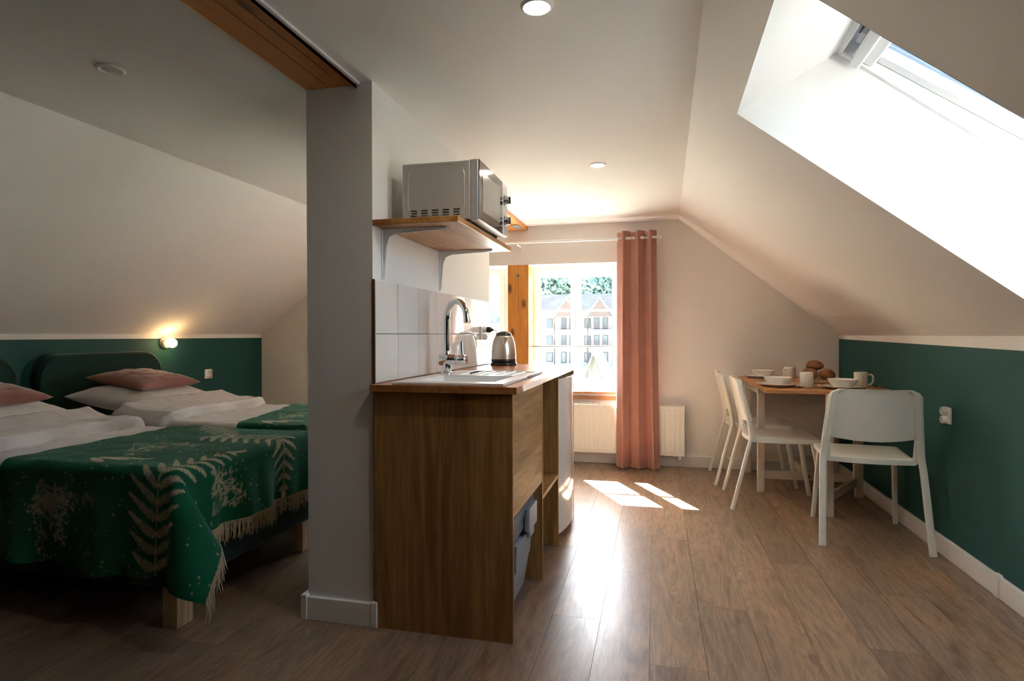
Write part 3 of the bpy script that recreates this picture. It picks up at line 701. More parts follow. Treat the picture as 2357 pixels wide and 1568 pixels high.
for zz in (1.700, 1.610):
    kb = obj('knob', MB().lathe([(.0215, .0045), (.0215, .008), (.0185, .012), (.0180, .022), (.0165, .024)], (DFX, MY1-.044, zz), 24, axis='X'), 'chrome', mw, smooth=True)
    obj('knob_ring', MB().lathe([(.023, .0042), (.023, .0062)], (DFX, MY1-.044, zz), 24, axis='X'), 'black', kb)
    obj('grip', B(DFX+.0245, DFX+.030, MY1-.047, MY1-.041, zz-.016, zz+.016), 'black', kb, bevel=.001, seg=1)
# side face: pressed outline and vent slots
pl_ = []
for px_, pz_ in rrect(.232, .196, .045, 6): pl_.append((-.832+px_, MY0-.0002, 1.664+pz_))
obj('pressed_line', MB().tube(pl_+[pl_[0]], .0014, 6), 'silverd', mw, smooth=True)
for i in range(5):
    for j in range(4):
        if (i in (0, 4)) and j == 0: continue
        xa = -.936+.044*i; za = 1.5545+.0098*j
        obj('vent_slot', B(xa, xa+.026, MY0-.0012, MY0+.0005, za, za+.0052), 'dark', mw)

# ------------------------------------------------------------------ dining table
tb = root('dining_table', 'drop-leaf dining table with a brown top and pale legs', 'table', (1.03, 4.53, 0))
TZ = .765; tx0, tx1 = .650, 1.382
def tboards(y0, y1, name, n):
    m = obj(name, B(tx0, tx1, y0, y1, TZ-.022, TZ), 'tabletop', tb, bevel=.003); return m
tboards(4.437, 5.170, 'tabletop', 4); tboards(3.900, 4.433, 'leaf', 3)
LG = .046
for lx, ly in ((.690, 4.468), (1.306, 4.455), (.690, 5.085), (1.306, 5.085)):
    obj('leg', B(lx, lx+LG, ly, ly+LG, 0, TZ-.0225), 'birch', tb, bevel=.003)
obj('apron', B(.736, 1.306, 4.482, 4.502, TZ-.075, TZ-.0225), 'birch', tb, bevel=.001, seg=1)
obj('apron', B(.736, 1.306, 5.098, 5.118, TZ-.085, TZ-.0225), 'birch', tb, bevel=.001, seg=1)
obj('apron', B(.703, .723, 4.514, 5.085, TZ-.085, TZ-.0225), 'birch', tb, bevel=.001, seg=1)
obj('apron', B(1.320, 1.340, 4.514, 5.085, TZ-.085, TZ-.0225), 'birch', tb, bevel=.001, seg=1)
obj('stretcher', B(.736, 1.306, 4.482, 4.502, .095, .150), 'birch', tb, bevel=.001, seg=1)
obj('stretcher', B(.736, 1.306, 5.098, 5.118, .095, .150), 'birch', tb, bevel=.001, seg=1)
obj('stretcher', B(1.010, 1.034, 4.5025, 5.0975, .097, .148), 'birch', tb, bevel=.001, seg=1)
obj('bolt', MB().lathe([(.008, 4.478), (.008, 4.482)], (1.022, 0, .122), 12, axis='Y'), 'dark', tb)
gt = obj('gate_leg', B(.998, .998+.040, 3.945, 3.985, 0, TZ-.023), 'birch', tb, bevel=.003)
def barh(p, q, z0, z1, t_):
    p, q = Vector((*p, 0)), Vector((*q, 0)); d = (q-p).normalized(); n_ = Vector((-d.y, d.x, 0))*t_/2
    c = [p-n_, p+n_, q+n_, q-n_]
    return MB().hexa([(v.x, v.y, z0) for v in c]+[(v.x, v.y, z1) for v in c])
obj('gate_rail', barh((1.036, 3.98), (1.285, 4.395), .095, .150, .020), 'birch', gt, bevel=.001, seg=1)
obj('gate_rail', barh((1.036, 3.98), (1.285, 4.395), TZ-.085, TZ-.0245, .020), 'birch', gt, bevel=.001, seg=1)
obj('gate_post', B(1.278, 1.304, 4.397, 4.429, .09, TZ-.0245), 'birch', gt, bevel=.002, seg=1)

# ------------------------------------------------------------------ tableware
def plate(x, y, label):
    r = .127
    pf = [(.001, .0006), (.078, .0006), (.083, .004), (.112, .013), (r, .0175), (r-.001, .0192), (.111, .0165), (.080, .0078), (.001, .0068)]
    return tag(obj('plate', MB().lathe([(q, z+TZ) for q, z in pf], (x, y, 0), 40, cap1=True), 'ceramic', smooth=True, sharp=70), label, 'plate', 'white plates on the table')
def bowl(x, y, label):
    z0 = TZ+.0085
    pf = [(.001, 0), (.050, 0), (.053, .003), (.078, .032), (.0865, .050), (.0845, .0515), (.075, .034), (.050, .008), (.001, .006)]
    return tag(obj('bowl', MB().lathe([(q, z+z0) for q, z in pf], (x, y, 0), 40), 'ceramic', smooth=True, sharp=70), label, 'bowl', 'white bowls on the table')
def mug(x, y, ang, label):
    r = root('mug', label, 'mug', (x, y, TZ+.0005), ang, 'white mugs on the table')
    pf = [(.001, .0), (.037, .0), (.040, .003), (.0405, .094), (.0395, .0955), (.037, .094), (.0365, .008), (.001, .006)]
    obj('body', MB().lathe(pf, (0, 0, 0), 36), 'ceramic', r, smooth=True, sharp=70, local=True)
    hp_ = [(.038, 0, .078), (.050, 0, .082), (.064, 0, .074), (.068, 0, .052), (.062, 0, .030), (.050, 0, .019), (.038, 0, .020)]
    obj('handle', MB().tube(smooth_pts(hp_, 5), .0058, 10), 'ceramic', r, smooth=True, local=True)
def spoon(x, y, ang, label, z=TZ+.001, tilt=0.0):
    L = .175; n = 26; P = np.zeros((n, 7, 3))
    for i in range(n):
        t = i/(n-1); s = L*(t-.5)
        wd_ = (.0075-.004*min(1, t*2.2)) if t < .66 else .0035+.0175*math.sin(PI*min(1, (t-.66)/.34)**.8)
        z_ = .004+.006*math.sin(PI*min(1, t/.66)) if t < .66 else .004
        dip = .006*math.sin(PI*(t-.66)/.34) if t > .66 else 0
        for j in range(7):
            q = (j-3)/3; P[i, j] = (s, q*wd_, z_+.004-dip*(1-q*q)+tilt*(t))
    Q = P.copy(); Q[..., 2] -= .0018
    m = MB().grid(P); m.grid(Q[:, ::-1])
    o = obj('spoon', m, 'cutlery', smooth=True); tag(o, label, 'spoon', 'cutlery on the table'); o.location = (x, y, z); o.rotation_euler = (0, 0, ang); return o
def fork(x, y, ang, label, z=TZ+.001):
    m = MB(); m.box(-.095, .02, -.0035, .0035, .003, .0052); m.box(.02, .05, -.010, .010, .0025, .0047)
    for k in range(4): m.box(.05, .095, -.010+.0058*k, -.0075+.0058*k, .003, .005)
    o = obj('fork', m, 'cutlery', bevel=.0006, seg=1); tag(o, label, 'fork', 'cutlery on the table'); o.location = (x, y, z); o.rotation_euler = (0, 0, ang); return o
def knife(x, y, ang, label, z=TZ+.001):
    m = MB().box(-.10, -.005, -.005, .005, .0, .005); m.prism([(-.005, -.005), (.08, -.007), (.10, -.001), (.098, .004), (-.005, .005)], 'Z', .001, .003)
    o = obj('knife', m, 'cutlery', bevel=.0005, seg=1); tag(o, label, 'knife', 'cutlery on the table'); o.location = (x, y, z); o.rotation_euler = (0, 0, ang); return o
plate(.795, 4.975, 'white plate under the bowl farthest from the viewer'); bowl(.806, 4.980, 'white bowl on the plate nearest the window wall')
plate(.768, 4.190, 'white plate under the bowl at the near left table corner'); bowl(.768, 4.195, 'white bowl on the plate at the near left table corner')
plate(1.112, 4.080, 'white plate under the bowl behind the nearest chair'); bowl(1.120, 4.085, 'white bowl on the plate directly behind the nearest chair back')
mug(.960, 4.80, math.radians(-140), 'white mug at the back of the table, left of the bread')
mug(.930, 4.145, math.radians(-100), 'white mug in the middle of the table front, beside the fork')
mug(1.262, 4.215, math.radians(-25), 'white mug near the green wall with its handle to the right')
spoon(.82, 4.065, math.radians(14), 'steel spoon lying in front of the near left plate')
knife(.775, 4.865, math.radians(5), 'steel knife lying before the farthest plate')
fork(.985, 4.03, math.radians(112), 'steel fork lying beside the front mug')
spoon(1.275, 4.055, math.radians(40), 'steel spoon with its bowl raised beside the right mug', TZ+.001, .02)
tag(obj('cutting_board', B(.985, 1.285, 4.46, 4.80, TZ+.0005, TZ+.0145), 'board', bevel=.004), 'pale wooden cutting board under the bread rolls', 'cutting board')
def roll(x, y, z, rx, ry, rz_, seed, label):
    bm = bmesh.new(); bmesh.ops.create_icosphere(bm, subdivisions=4, radius=1)
    rs = np.random.RandomState(seed); ph = rs.rand(6)*6
    for v in bm.verts:
        p = v.co.copy(); n_ = .05*math.sin(3*p.x+ph[0])*math.sin(2.6*p.y+ph[1])+.03*math.sin(7*p.x+ph[2]+2*p.z)*math.sin(8*p.y+ph[3])+.018*math.sin(17*p.x+ph[4])*math.sin(19*p.y+ph[5]+5*p.z)
        if p.z > .2: n_ -= .09*math.exp(-(p.x*.8+p.y*.5+.1*math.sin(4*p.y))**2/.012)
        k = 1+n_; v.co = Vector((p.x*rx*k, p.y*ry*k, (p.z if p.z > 0 else p.z*.7)*rz_*k))
    me = bpy.data.meshes.new('bread_roll'); bm.to_mesh(me); bm.free(); me.materials.append(M['bread'])
    for f in me.polygons: f.use_smooth = True
    o = bpy.data.objects.new('bread_roll', me); COL.objects.link(o); o.location = (x, y, z); o.rotation_euler = (0, 0, seed); tag(o, label, 'bread', 'bread rolls on the board')
zb_ = TZ+.0145
roll(1.060, 4.635, zb_+.036, .056, .054, .050, 1, 'round bread roll at the left of the pile')
roll(1.168, 4.62, zb_+.034, .056, .053, .047, 2, 'round bread roll at the right of the pile')
roll(1.105, 4.680, zb_+.094, .058, .052, .042, 3, 'round bread roll lying on top of the others')

# ------------------------------------------------------------------ chairs
def chair(x, y, rz, label):
    r = root('dining_chair', label, 'chair', (x, y, 0), rz, 'white dining chairs')
    ZS = .455
    def L(n, mb, mat, par=r, **k): return obj(n, mb, mat, par, local=True, **k)
    for s in (-1, 1):
        # rear leg and back post in one bent tube
        p = [(s*.246, -.275, 0), (s*.240, -.235, .16), (s*.234, -.195, .32), (s*.230, -.172, .41), (s*.226, -.163, .455), (s*.222, -.166, .50), (s*.214, -.182, .60), (s*.204, -.204, .70), (s*.197, -.222, .785)]
        pp = smooth_pts(p, 3)
        L('leg', MB().sweep(pp, rrect(.034, .022, .007), (0, 1, 0)), 'chairm', smooth=True, label='bent rear leg and back post')
        q = [(s*.192, .205, ZS-.030), (s*.204, .24, .21), (s*.216, .276, 0)]
        L('leg', MB().sweep(q, rrect(.026, .030, .007), (0, 1, 0), scales=[1, 1, .92]), 'chairm', smooth=True, label='straight front leg')
        # bracket joining seat and post
        br_ = [(s*.206, -.176, .585), (s*.207, -.160, .52), (s*.205, -.148, .455), (s*.203, -.14, .435)]
        bo_ = L('seat_bracket', MB().sweep(smooth_pts(br_, 4), rrect(.030, .020, .007), (0, 1, 0)), 'chair', smooth=True)
        for zz in (.475, .565):
            yy = -.155 if zz < .5 else -.172
            L('screw', MB().lathe([(.004, -.0005), (.004, .0006)], (s*.1915, yy, zz), 8, axis='X'), 'dark', bo_)
    # seat: thin shell, slightly dished, rim turned down
    nu, nv = 25, 25; u = np.linspace(-1, 1, nu)[:, None]; v = np.linspace(-1, 1, nv)[None, :]
    hw = .205+.012*(v+1)/2+0*u
    X = u*hw; Y = np.where(v < 0, v*(.150+.030*(1-u*u)), v*(.262-.018*u*u)); Y = Y+0*u
    Z = ZS-.008*(1-u*u)*(1-v*v)+.004*v*v+0*X
    edge = np.maximum(np.abs(u)**14, np.abs(v)**14); Z = Z-.010*edge*np.ones_like(X)
    top = np.stack([X, Y, Z], -1)
    m = MB().grid(top)
    per = [(i, 0) for i in range(nu)]+[(nu-1, j) for j in range(1, nv)]+[(i, nv-1) for i in range(nu-2, -1, -1)]+[(0, j) for j in range(nv-2, 0, -1)]
    ring = np.array([[top[i, j] for i, j in per]]*4)[..., :]
    cen = np.array([0, .05, 0])
    for k, (dz, sc_) in enumerate(((0, 1), (-.010, 1.005), (-.026, 1.0), (-.026, .985))):
        ring[k, :, 0] = cen[0]+(ring[k, :, 0]-cen[0])*sc_; ring[k, :, 1] = cen[1]+(ring[k, :, 1]-cen[1])*sc_; ring[k, :, 2] += dz
    rr_ = np.concatenate([ring, ring[:, :1]], 1); m.grid(np.transpose(rr_, (1, 0, 2)))
    bot = top*np.array([.985, .985, 1]); bot[..., 2] -= .014; m.grid(bot[::-1])
    L('seat', m, 'chair', weld=True, smooth=True, sharp=50)
    # backrest: one shell, thick sleeves over the posts and a thin bowed panel between them
    ua = np.array([-1, -.985, -.95, -.84, -.825, -.81, -.6, -.4, -.2]); ua = np.concatenate([ua, [0], -ua[::-1]])
    nv = 19; u = ua[:, None]; v = np.linspace(0, 1, nv)[None, :]
    zt, z0 = .817, .556
    zc_ = z0+(zt-z0)*v
    hw = (.2345-.0265*v)+0*u
    rc = .040; over = np.maximum(0, zc_-(zt-rc)); hw = hw-(rc-np.sqrt(np.maximum(0, rc*rc-over*over)))
    yp = -.173-.055*((zc_-.56)/.225)+.004
    mid = np.abs(u) < .83
    rim = np.clip((1-np.abs(u))/.05, 0, 1)**.5
    bow = -.030*(1-(u/.82)**2)
    rear = np.where(mid, yp+.009+bow, yp-.019*rim); front = np.where(mid, yp+.016+bow, yp+.017*rim)
    lip = np.where(mid, -.014*np.clip((v-.955)/.03, 0, 1), 0)
    rear = rear+lip*(1-(u/.82)**2*.6)
    Zb = zc_-np.where(mid, .016*(1-(u/.82)**2)*(1-v)**4, 0)+0*u
    X_ = u*hw
    P = np.stack([X_, rear+0*X_, Zb], -1); Q = np.stack([X_, front+0*X_, Zb], -1)
    mb = MB().grid(np.concatenate([P, Q[::-1]], 0), closed_u=True)
    mb.grid(np.stack([P[:, -1], Q[:, -1]], 1)[::-1]); mb.grid(np.stack([P[:, 0], Q[:, 0]], 1))
    L('backrest', mb, 'chair', weld=True, smooth=True, sharp=40)
    return r
chair(1.112, 3.655, math.radians(-5.4), 'white chair nearest the viewer with its back turned')
chair(.742, 4.240, math.radians(-90), 'white chair tucked under the left table side, nearer of the two')
chair(.700, 4.850, math.radians(-90), 'white chair tucked under the left table side, next to the window wall')

# ------------------------------------------------------------------ beds
def roll1(d, r):
    """overhang distance -> (horizontal offset from the edge, drop) for cloth rolling over an edge of radius r"""
    th = np.clip((d+r)/r, 0, PI/2)
    h = np.where(d < -r, d, -r+r*np.sin(th)); dr_ = np.where(d < -r, 0, r*(1-np.cos(th)))
    ex = np.maximum(0, d+r-r*PI/2)
    return h, dr_+ex
def drape(U, V, X1, Y0, Y1, zt, r, ear=0.0, fold=0.0):
    """U: unrolled X, V: unrolled Y. Cloth over a bed top: foot edge X1, near edge Y0, far edge Y1."""
    dx = U-X1; dn = Y0-V; df = V-Y1
    hx, zx = roll1(dx, r); hn, zn = roll1(dn, r); hf, zf = roll1(df, r)
    X = X1+hx; Y = np.where(df > -r, Y1+hf, Y0-hn); Z = zt-np.where(df > -r, np.maximum(zx, zf), 0)
    Z = np.where(df > -r, Z, zt-zx-zn)
    # fall of the plain hanging sides: soft waves
    sx = np.maximum(0, zx-r); sn = np.maximum(0, zn-r)
    X = X+fold*sx/.25*(.020*np.sin(V*17+.4)+.012*np.sin(V*37+1.9)+.012*np.sin(V*9.1))+.02*sx
    Y = Y-fold*sn/.35*(.016*np.sin(U*15+.6)+.010*np.sin(U*31+2.2))-.03*sn
    # corner: polar roll with an outward fold
    c = (dx > -r) & (dn > -r)
    rho = np.hypot(dx+r, dn+r); ph = np.arctan2(dn+r, dx+r); hr, zr = roll1(rho-r, r)
    s = np.maximum(0, zr-r); t = np.clip(ph/(PI/2), 0, 1)
    al = ear*np.sin(PI*t)**1.3; be = -.42*ear*np.sin(2*PI*t)
    ox, oy = .985, .17
    Xc = X1-r+(hr+r)*np.cos(ph)+s*(np.sin(al)*ox-np.sin(be)*oy); Yc = Y0+r-(hr+r)*np.sin(ph)-s*(np.sin(al)*oy+np.sin(be)*ox)
    Zc = zt-np.minimum(zr, r)-s*np.cos(al)
    bl = np.clip(np.minimum(dx+r, dn+r)/.03, 0, 1)*c
    X = np.where(c, X*(1-bl)+Xc*bl, X); Y = np.where(c, Y*(1-bl)+Yc*bl, Y); Z = np.where(c, Z*(1-bl)+Zc*bl, Z)
    return X, Y, Z
def grid_obj(name, X, Y, Z, mat, col=None, parent=None):
    nu, nv = X.shape; P = np.stack([X, Y, Z], -1).reshape(-1, 3)
    c = np.array([P[:, 0].mean(), P[:, 1].mean(), P[:, 2].min()])
    idx = np.arange(nu*nv).reshape(nu, nv)
    F = np.stack([idx[:-1, :-1], idx[1:, :-1], idx[1:, 1:], idx[:-1, 1:]], -1).reshape(-1, 4)
    me = bpy.data.meshes.new(name); me.vertices.add(len(P)); me.vertices.foreach_set('co', (P-c).ravel())
    me.loops.add(F.size); me.loops.foreach_set('vertex_index', F.ravel())
    me.polygons.add(len(F)); me.polygons.foreach_set('loop_start', np.arange(0, F.size, 4)); me.polygons.foreach_set('loop_total', np.full(len(F), 4))
    me.polygons.foreach_set('use_smooth', np.ones(len(F), dtype=bool))
    me.update(calc_edges=True); me.materials.append(M[mat])
    if col is not None:
        at = me.color_attributes.new('weave', 'FLOAT_COLOR', 'POINT'); at.data.foreach_set('color', col.reshape(-1, 4).ravel())
    o = bpy.data.objects.new(name, me); COL.objects.link(o); o.location = c; return o
def wob(X, Y, a, s, seed):
    rs = np.random.RandomState(seed); out_ = 0
    for k in range(7):
        th = rs.rand()*6.28; f = s*(1+1.1*k); out_ = out_+a/(1+.6*k)*np.sin(f*(X*math.cos(th)+Y*math.sin(th))+rs.rand()*6.28+1.3*np.sin(2.1*f*.3*(Y*math.cos(th)-X*math.sin(th))))
    return out_

# ---- woven blanket pattern painted into a raster, then carried by the cloth vertices
RES = .003
UA, UB, VA, VB = -.90, .34, -1.15, .46
class Ras:
    def __init__(s):
        s.a = np.zeros((int((UB-UA)/RES), int((VB-VA)/RES)), np.float32)
        s.u = UA+(np.arange(s.a.shape[0])+.5)*RES; s.v = VA+(np.arange(s.a.shape[1])+.5)*RES
    def ell(s, u, v, a, b, ang, val=1.0, hollow=0):
        R = max(a, b)+.006
        i0, i1 = np.searchsorted(s.u, [u-R, u+R]); j0, j1 = np.searchsorted(s.v, [v-R, v+R])
        if i0 >= i1 or j0 >= j1: return
        du = s.u[i0:i1, None]-u; dv = s.v[None, j0:j1]-v; c, n = math.cos(ang), math.sin(ang)
        q = np.hypot((du*c+dv*n)/a, (-du*n+dv*c)/b)
        val_ = np.clip((1.0-q)*min(a, b)/RES+.5, 0, 1)*val
        if hollow: val_ = val_*(1-.75*np.clip((hollow-q)*min(a, b)/RES+.5, 0, 1))
        s.a[i0:i1, j0:j1] = np.maximum(s.a[i0:i1, j0:j1], val_)
    def line(s, p, q, w_):
        n = max(2, int(math.hypot(q[0]-p[0], q[1]-p[1])/(RES*.8)))
        for k in range(n+1):
            t = k/n; s.ell(p[0]+(q[0]-p[0])*t, p[1]+(q[1]-p[1])*t, w_, w_, 0, .9)
    def pinna(s, u, v, ang, L, w_, dens=.0105):
        du, dv = math.cos(ang), math.sin(ang); n = max(4, int(L/dens))
        s.line((u, v), (u+du*L, v+dv*L), .0016)
        for k in range(n):
            t = (k+.6)/n; ll = w_*(1-.75*t**1.4)*(.6+.4*min(1, t*6)); x, y = u+du*L*t, v+dv*L*t
            for sg in (-1, 1):
                a2 = ang+sg*1.05; s.ell(x+math.cos(a2)*ll*.55, y+math.sin(a2)*ll*.55, ll*.5+.001, dens*.40, a2, 1, .45 if ll > .014 else 0)
    def fern(s, u, v, ang, L, w_, n=11, bend=0.0, lw=.020):
        x, y, a = u, v, ang; st = L/n
        for k in range(n):
            t = k/n; x2, y2 = x+math.cos(a)*st, y+math.sin(a)*st; s.line((x, y), (x2, y2), .0026); x, y = x2, y2; a += bend/n
            pl = w_*math.sin(PI*min(1, .22+.80*t))**.8*(1-.15*t)
            for sg in (-1, 1): s.pinna(x, y, a+sg*(1.02-.25*t), max(.03, pl), lw*(1-.45*t))
        s.pinna(x, y, a, .09, .012)
    def sprig(s, u, v, ang, L, seed):
        rs = np.random.RandomState(seed)
        for b in range(5):
            aa = ang+(b-2)*.30+rs.uniform(-.08, .08); l2 = L*rs.uniform(.6, 1.0); s.line((u, v), (u+math.cos(aa)*l2, v+math.sin(aa)*l2), .0013)
            for k in range(16):
                t = .45+.55*rs.rand(); r_ = rs.uniform(-.035, .035)*(.4+t*.6); x, y = u+math.cos(aa)*l2*t-math.sin(aa)*r_, v+math.sin(aa)*l2*t+math.cos(aa)*r_
                s.line((u+math.cos(aa)*l2*(t-.06), v+math.sin(aa)*l2*(t-.06)), (x, y), .0009)
                for m_ in range(4): s.ell(x+rs.uniform(-.008, .008), y+rs.uniform(-.008, .008), .0042, .0028, rs.rand()*6.28, .85)
    def leaf(s, u, v, ang, L, w_): s.ell(u+math.cos(ang)*L/2, v+math.sin(ang)*L/2, L/2, w_/2, ang, .95, 0); 
def pattern():
    R = Ras(); rs = np.random.RandomState(5)
    for k in range(620): 
        u, v = rs.uniform(UA, UB), rs.uniform(VA, VB); R.ell(u, v, .0036, .0030, 0, .8)
    # clear ground under the big motifs
    def clear(u, v, a, b, ang):
        du = R.u[:, None]-u; dv = R.v[None, :]-v; c, n = math.cos(ang), math.sin(ang)
        R.a[((du*c+dv*n)/a)**2+((-du*n+dv*c)/b)**2 < 1] = 0
    clear(-.03, .05, .16, .38, 0); clear(-.20, -.66, .42, .16, 0)
    R.fern(-.105, .42, -PI/2+.02, .74, .165, 12, .16, .021)
    R.fern(-.50, -.66, .05, .70, .15, 12, -.10, .019)
    R.sprig(-.66, .07, .75, .33, 3); R.sprig(-.64, .05, 1.2, .20, 9)
    R.sprig(.20, -.17, -PI/2-.9, .22, 4)
    R.leaf(-.52, -.12, .50, .13, .034); R.leaf(-.50, -.135, .05, .15, .040); R.leaf(-.44, -.16, -.10, .17, .024)
    R.sprig(-.62, -.42, .2, .32, 6)
    R.fern(-.70, -.95, .5, .42, .10, 9, .2, .014); R.sprig(.05, -.98, -2.6, .3, 8)
    return R
RAS = pattern()
GREEN = np.array([.007, .092, .045, 1]); CREAM = np.array([.46, .38, .26, 1])
def sample(u, v):
    i = np.clip(((u-UA)/RES).astype(int), 0, RAS.a.shape[0]-1); j = np.clip(((v-VA)/RES).astype(int), 0, RAS.a.shape[1]-1)
    a = RAS.a[i, j][..., None]*.95; return GREEN*(1-a)+CREAM*a

def cushion(name, c, a, b, h, rz, tilt, mat, seed, piping=None):
    n = 41; u = np.linspace(-1, 1, n)[:, None]+np.zeros((1, n)); v = np.linspace(-1, 1, n)[None, :]+np.zeros((n, 1))
    px_ = a*u*(1-.07*(1-v*v)); py_ = b*v*(1-.07*(1-u*u))
    hh = h*np.clip((1-u**2)*(1-v**2), 0, 1)**.42
    wr_ = wob(px_, py_, .004, 18, seed)*np.clip((1-u**4)*(1-v**4), 0, 1)
    top = np.stack([px_, py_, hh+wr_], -1); bot = np.stack([px_, py_, -hh*.85], -1)
    m = MB().grid(top); m.grid(bot[::-1])
    o = obj(name, m, mat, weld=True, smooth=True, sharp=75)
    me = o.data; zc = (max(v_.co.z for v_ in me.vertices)+min(v_.co.z for v_ in me.vertices))/2
    me.transform(Matrix.Translation((0, 0, -zc))); o.location = c; o.rotation_euler = (0, tilt, rz); return o

def bed(Y0, Y1, which, full):
    X0, X1, zt = -3.705, -1.735, .555
    yc = (Y0+Y1)/2
    b = root('bed', {'near': 'single bed nearest the viewer with a dark green base', 'far': 'single bed farther back beside the far gable wall'}[which], 'bed', (-2.75, yc, 0), group='single beds')
    obj('base', B(X0, X1, Y0, Y1, .150, .360), 'velvet', b, bevel=.018, seg=3)
    for lx in (X0+.06, X1-.075):
        for ly in (Y0+.005, Y1-.085): obj('leg', B(lx, lx+.066, ly, ly+.08, 0, .1495), 'leg', b, bevel=.002)
    obj('mattress', B(X0+.005, X1-.005, Y0+.006, Y1-.006, .3605, zt), 'linen', b, bevel=.04, seg=4)
    # headboard with rounded top corners
    hy0, hy1, hz = Y0-.03, Y1+.02, .985; R_ = .16
    poly = [(hy0, .02), (hy1, .02)]
    for k in range(9): a = PI/2*k/8; poly.append((hy1-R_+R_*math.cos(a), hz-R_+R_*math.sin(a)))
    for k in range(9): a = PI/2+PI/2*k/8; poly.append((hy0+R_+R_*math.cos(a), hz-R_+R_*math.sin(a)))
    obj('headboard', MB().prism(poly, 'X', XL+.003, X0-.005), 'velvet', b, bevel=.022, seg=3, sharp=50)
    # duvet
    e = .012; dz = zt+.042
    U = np.concatenate([np.linspace(-3.19, -2.86, 20), np.linspace(-2.855, -2.76, 48), np.linspace(-2.75, X1-.01, 70)])
    V = np.linspace(Y1+.16, Y0-.265, 110)
    UU, VV = np.meshgrid(U, V, indexing='ij')
    hem = 1+.0*UU
    X, Y, Z = drape(UU, VV, X1+e, Y0-e, Y1+e, dz, .055, .2, .5)
    k = np.clip((-2.800-UU+.018*np.sin(VV*7)+.010*np.sin(VV*19))/.016, 0, 1); k = np.sqrt(np.clip(1-(1-k)**2, 0, 1))
    head = np.clip((UU+3.19)/.05, 0, 1)**.5
    onside = np.clip((Z-(dz-.12))/.12, 0, 1)
    Z = Z+(.058*k+.050*np.clip((-2.98-UU)/.17, 0, 1)**1.5+wob(UU, VV, .0035, 9, 11))*onside*head-.035*(1-head)*onside
    Y = Y-np.where(VV < Y0, .03*k, 0)-np.where(VV < Y0, wob(UU, Z, .004, 11, 4), 0)
    dv = grid_obj('duvet', X, Y, Z, 'linen')
    tag(dv, {'near': 'white duvet turned back on the bed nearest the viewer', 'far': 'white duvet turned back on the farther bed'}[which], 'duvet', 'white duvets')
    # pillow and cushion
    pz = .690
    p = cushion('pillow', (-3.395, yc+.01, pz), .275, .375, .100, .04, math.radians(7), 'stripe', 3 if which == 'near' else 5)
    tag(p, {'near': 'white striped pillow at the left edge on the nearer bed', 'far': 'white striped pillow against the fully visible headboard'}[which], 'pillow', 'white pillows')
    q = cushion('cushion', (-3.40, yc+.0, .806), .235, .245, .068, -.03, math.radians(7), 'cushion', 8 if which == 'near' else 9)
    tag(q, {'near': 'dusty pink velvet cushion cut off by the left edge', 'far': 'dusty pink velvet cushion on the farther pillow'}[which], 'cushion', 'pink cushions')
    # blanket
    bz = dz+.010; bx1, by0, by1 = X1+.034, Y0-.034, Y1+.028
    st_ = .004 if which == 'near' else .008
    U = np.arange(0, 1, st_/1.10)[:, None]; V = np.arange(by1+.15, by0-.385, -st_)[None, :]
    skew = -.02 if which == 'near' else -.24
    if which == 'near': u0 = -2.545+0*V
    else: u0 = -2.30-.26*(V-by0)/(by1-by0)
    u1 = bx1+.262
    UU = u0+(u1-u0)*U; VV = V+0*U
    X, Y, Z = drape(UU, VV, bx1, by0, by1, bz, .040, math.radians(34), 1.0)
    Z = Z+wob(UU, VV, .0022, 8, 21)*np.clip((Z-.5)/.08, 0, 1)
    # near hem dips unevenly
    hemw = np.clip((by0-VV)/.38, 0, 1); Z = Z-hemw**2*(.016*np.sin(UU*9+1)+.010*np.sin(UU*23))*(UU < bx1-.05)
    Z = np.maximum(Z, .09)
    colr = sample(UU-bx1, by0-VV)
    bl = grid_obj('blanket', X, Y, Z, 'blanket', colr)
    tag(bl, {'near': 'green fern-patterned blanket draped over the foot of the nearer bed', 'far': 'green fern-patterned blanket on the farther bed behind the pillar'}[which], 'blanket', 'green fern blankets')
    # fringe along the foot hem
    rs = np.random.RandomState(3); E_ = np.stack([X[-1], Y[-1], Z[-1]], -1)
    m = MB(); L_ = np.concatenate([[0], np.cumsum(np.linalg.norm(np.diff(E_, axis=0), axis=1))])
    n = int(L_[-1]/.0034)
    for k in range(n):
        s_ = L_[-1]*(k+rs.rand()*.8)/n; p0 = np.array([np.interp(s_, L_, E_[:, i]) for i in range(3)])
        ln = rs.uniform(.060, .085); dx_, dy_ = rs.normal(0, .010, 2); w0 = .0021
        if p0[2]-ln < .006: ln = max(.015, p0[2]-.006)
        m.tube([p0+(rs.normal(0, .001), 0, .004), p0+(dx_*.25+.004, dy_*.3, -ln*.35), p0+(dx_*.6+.004, dy_*.7, -ln*.7), p0+(dx_+.002, dy_, -ln)], w0, 4, scales=[1, 1.05, .9, .45])
    o = obj('fringe', m, 'fringe', bl, smooth=True); o['kind'] = 'stuff'; o['label'] = 'cream wool fringe'
bed(1.880, 2.790, 'near', True)
bed(2.955, 3.870, 'far', False)

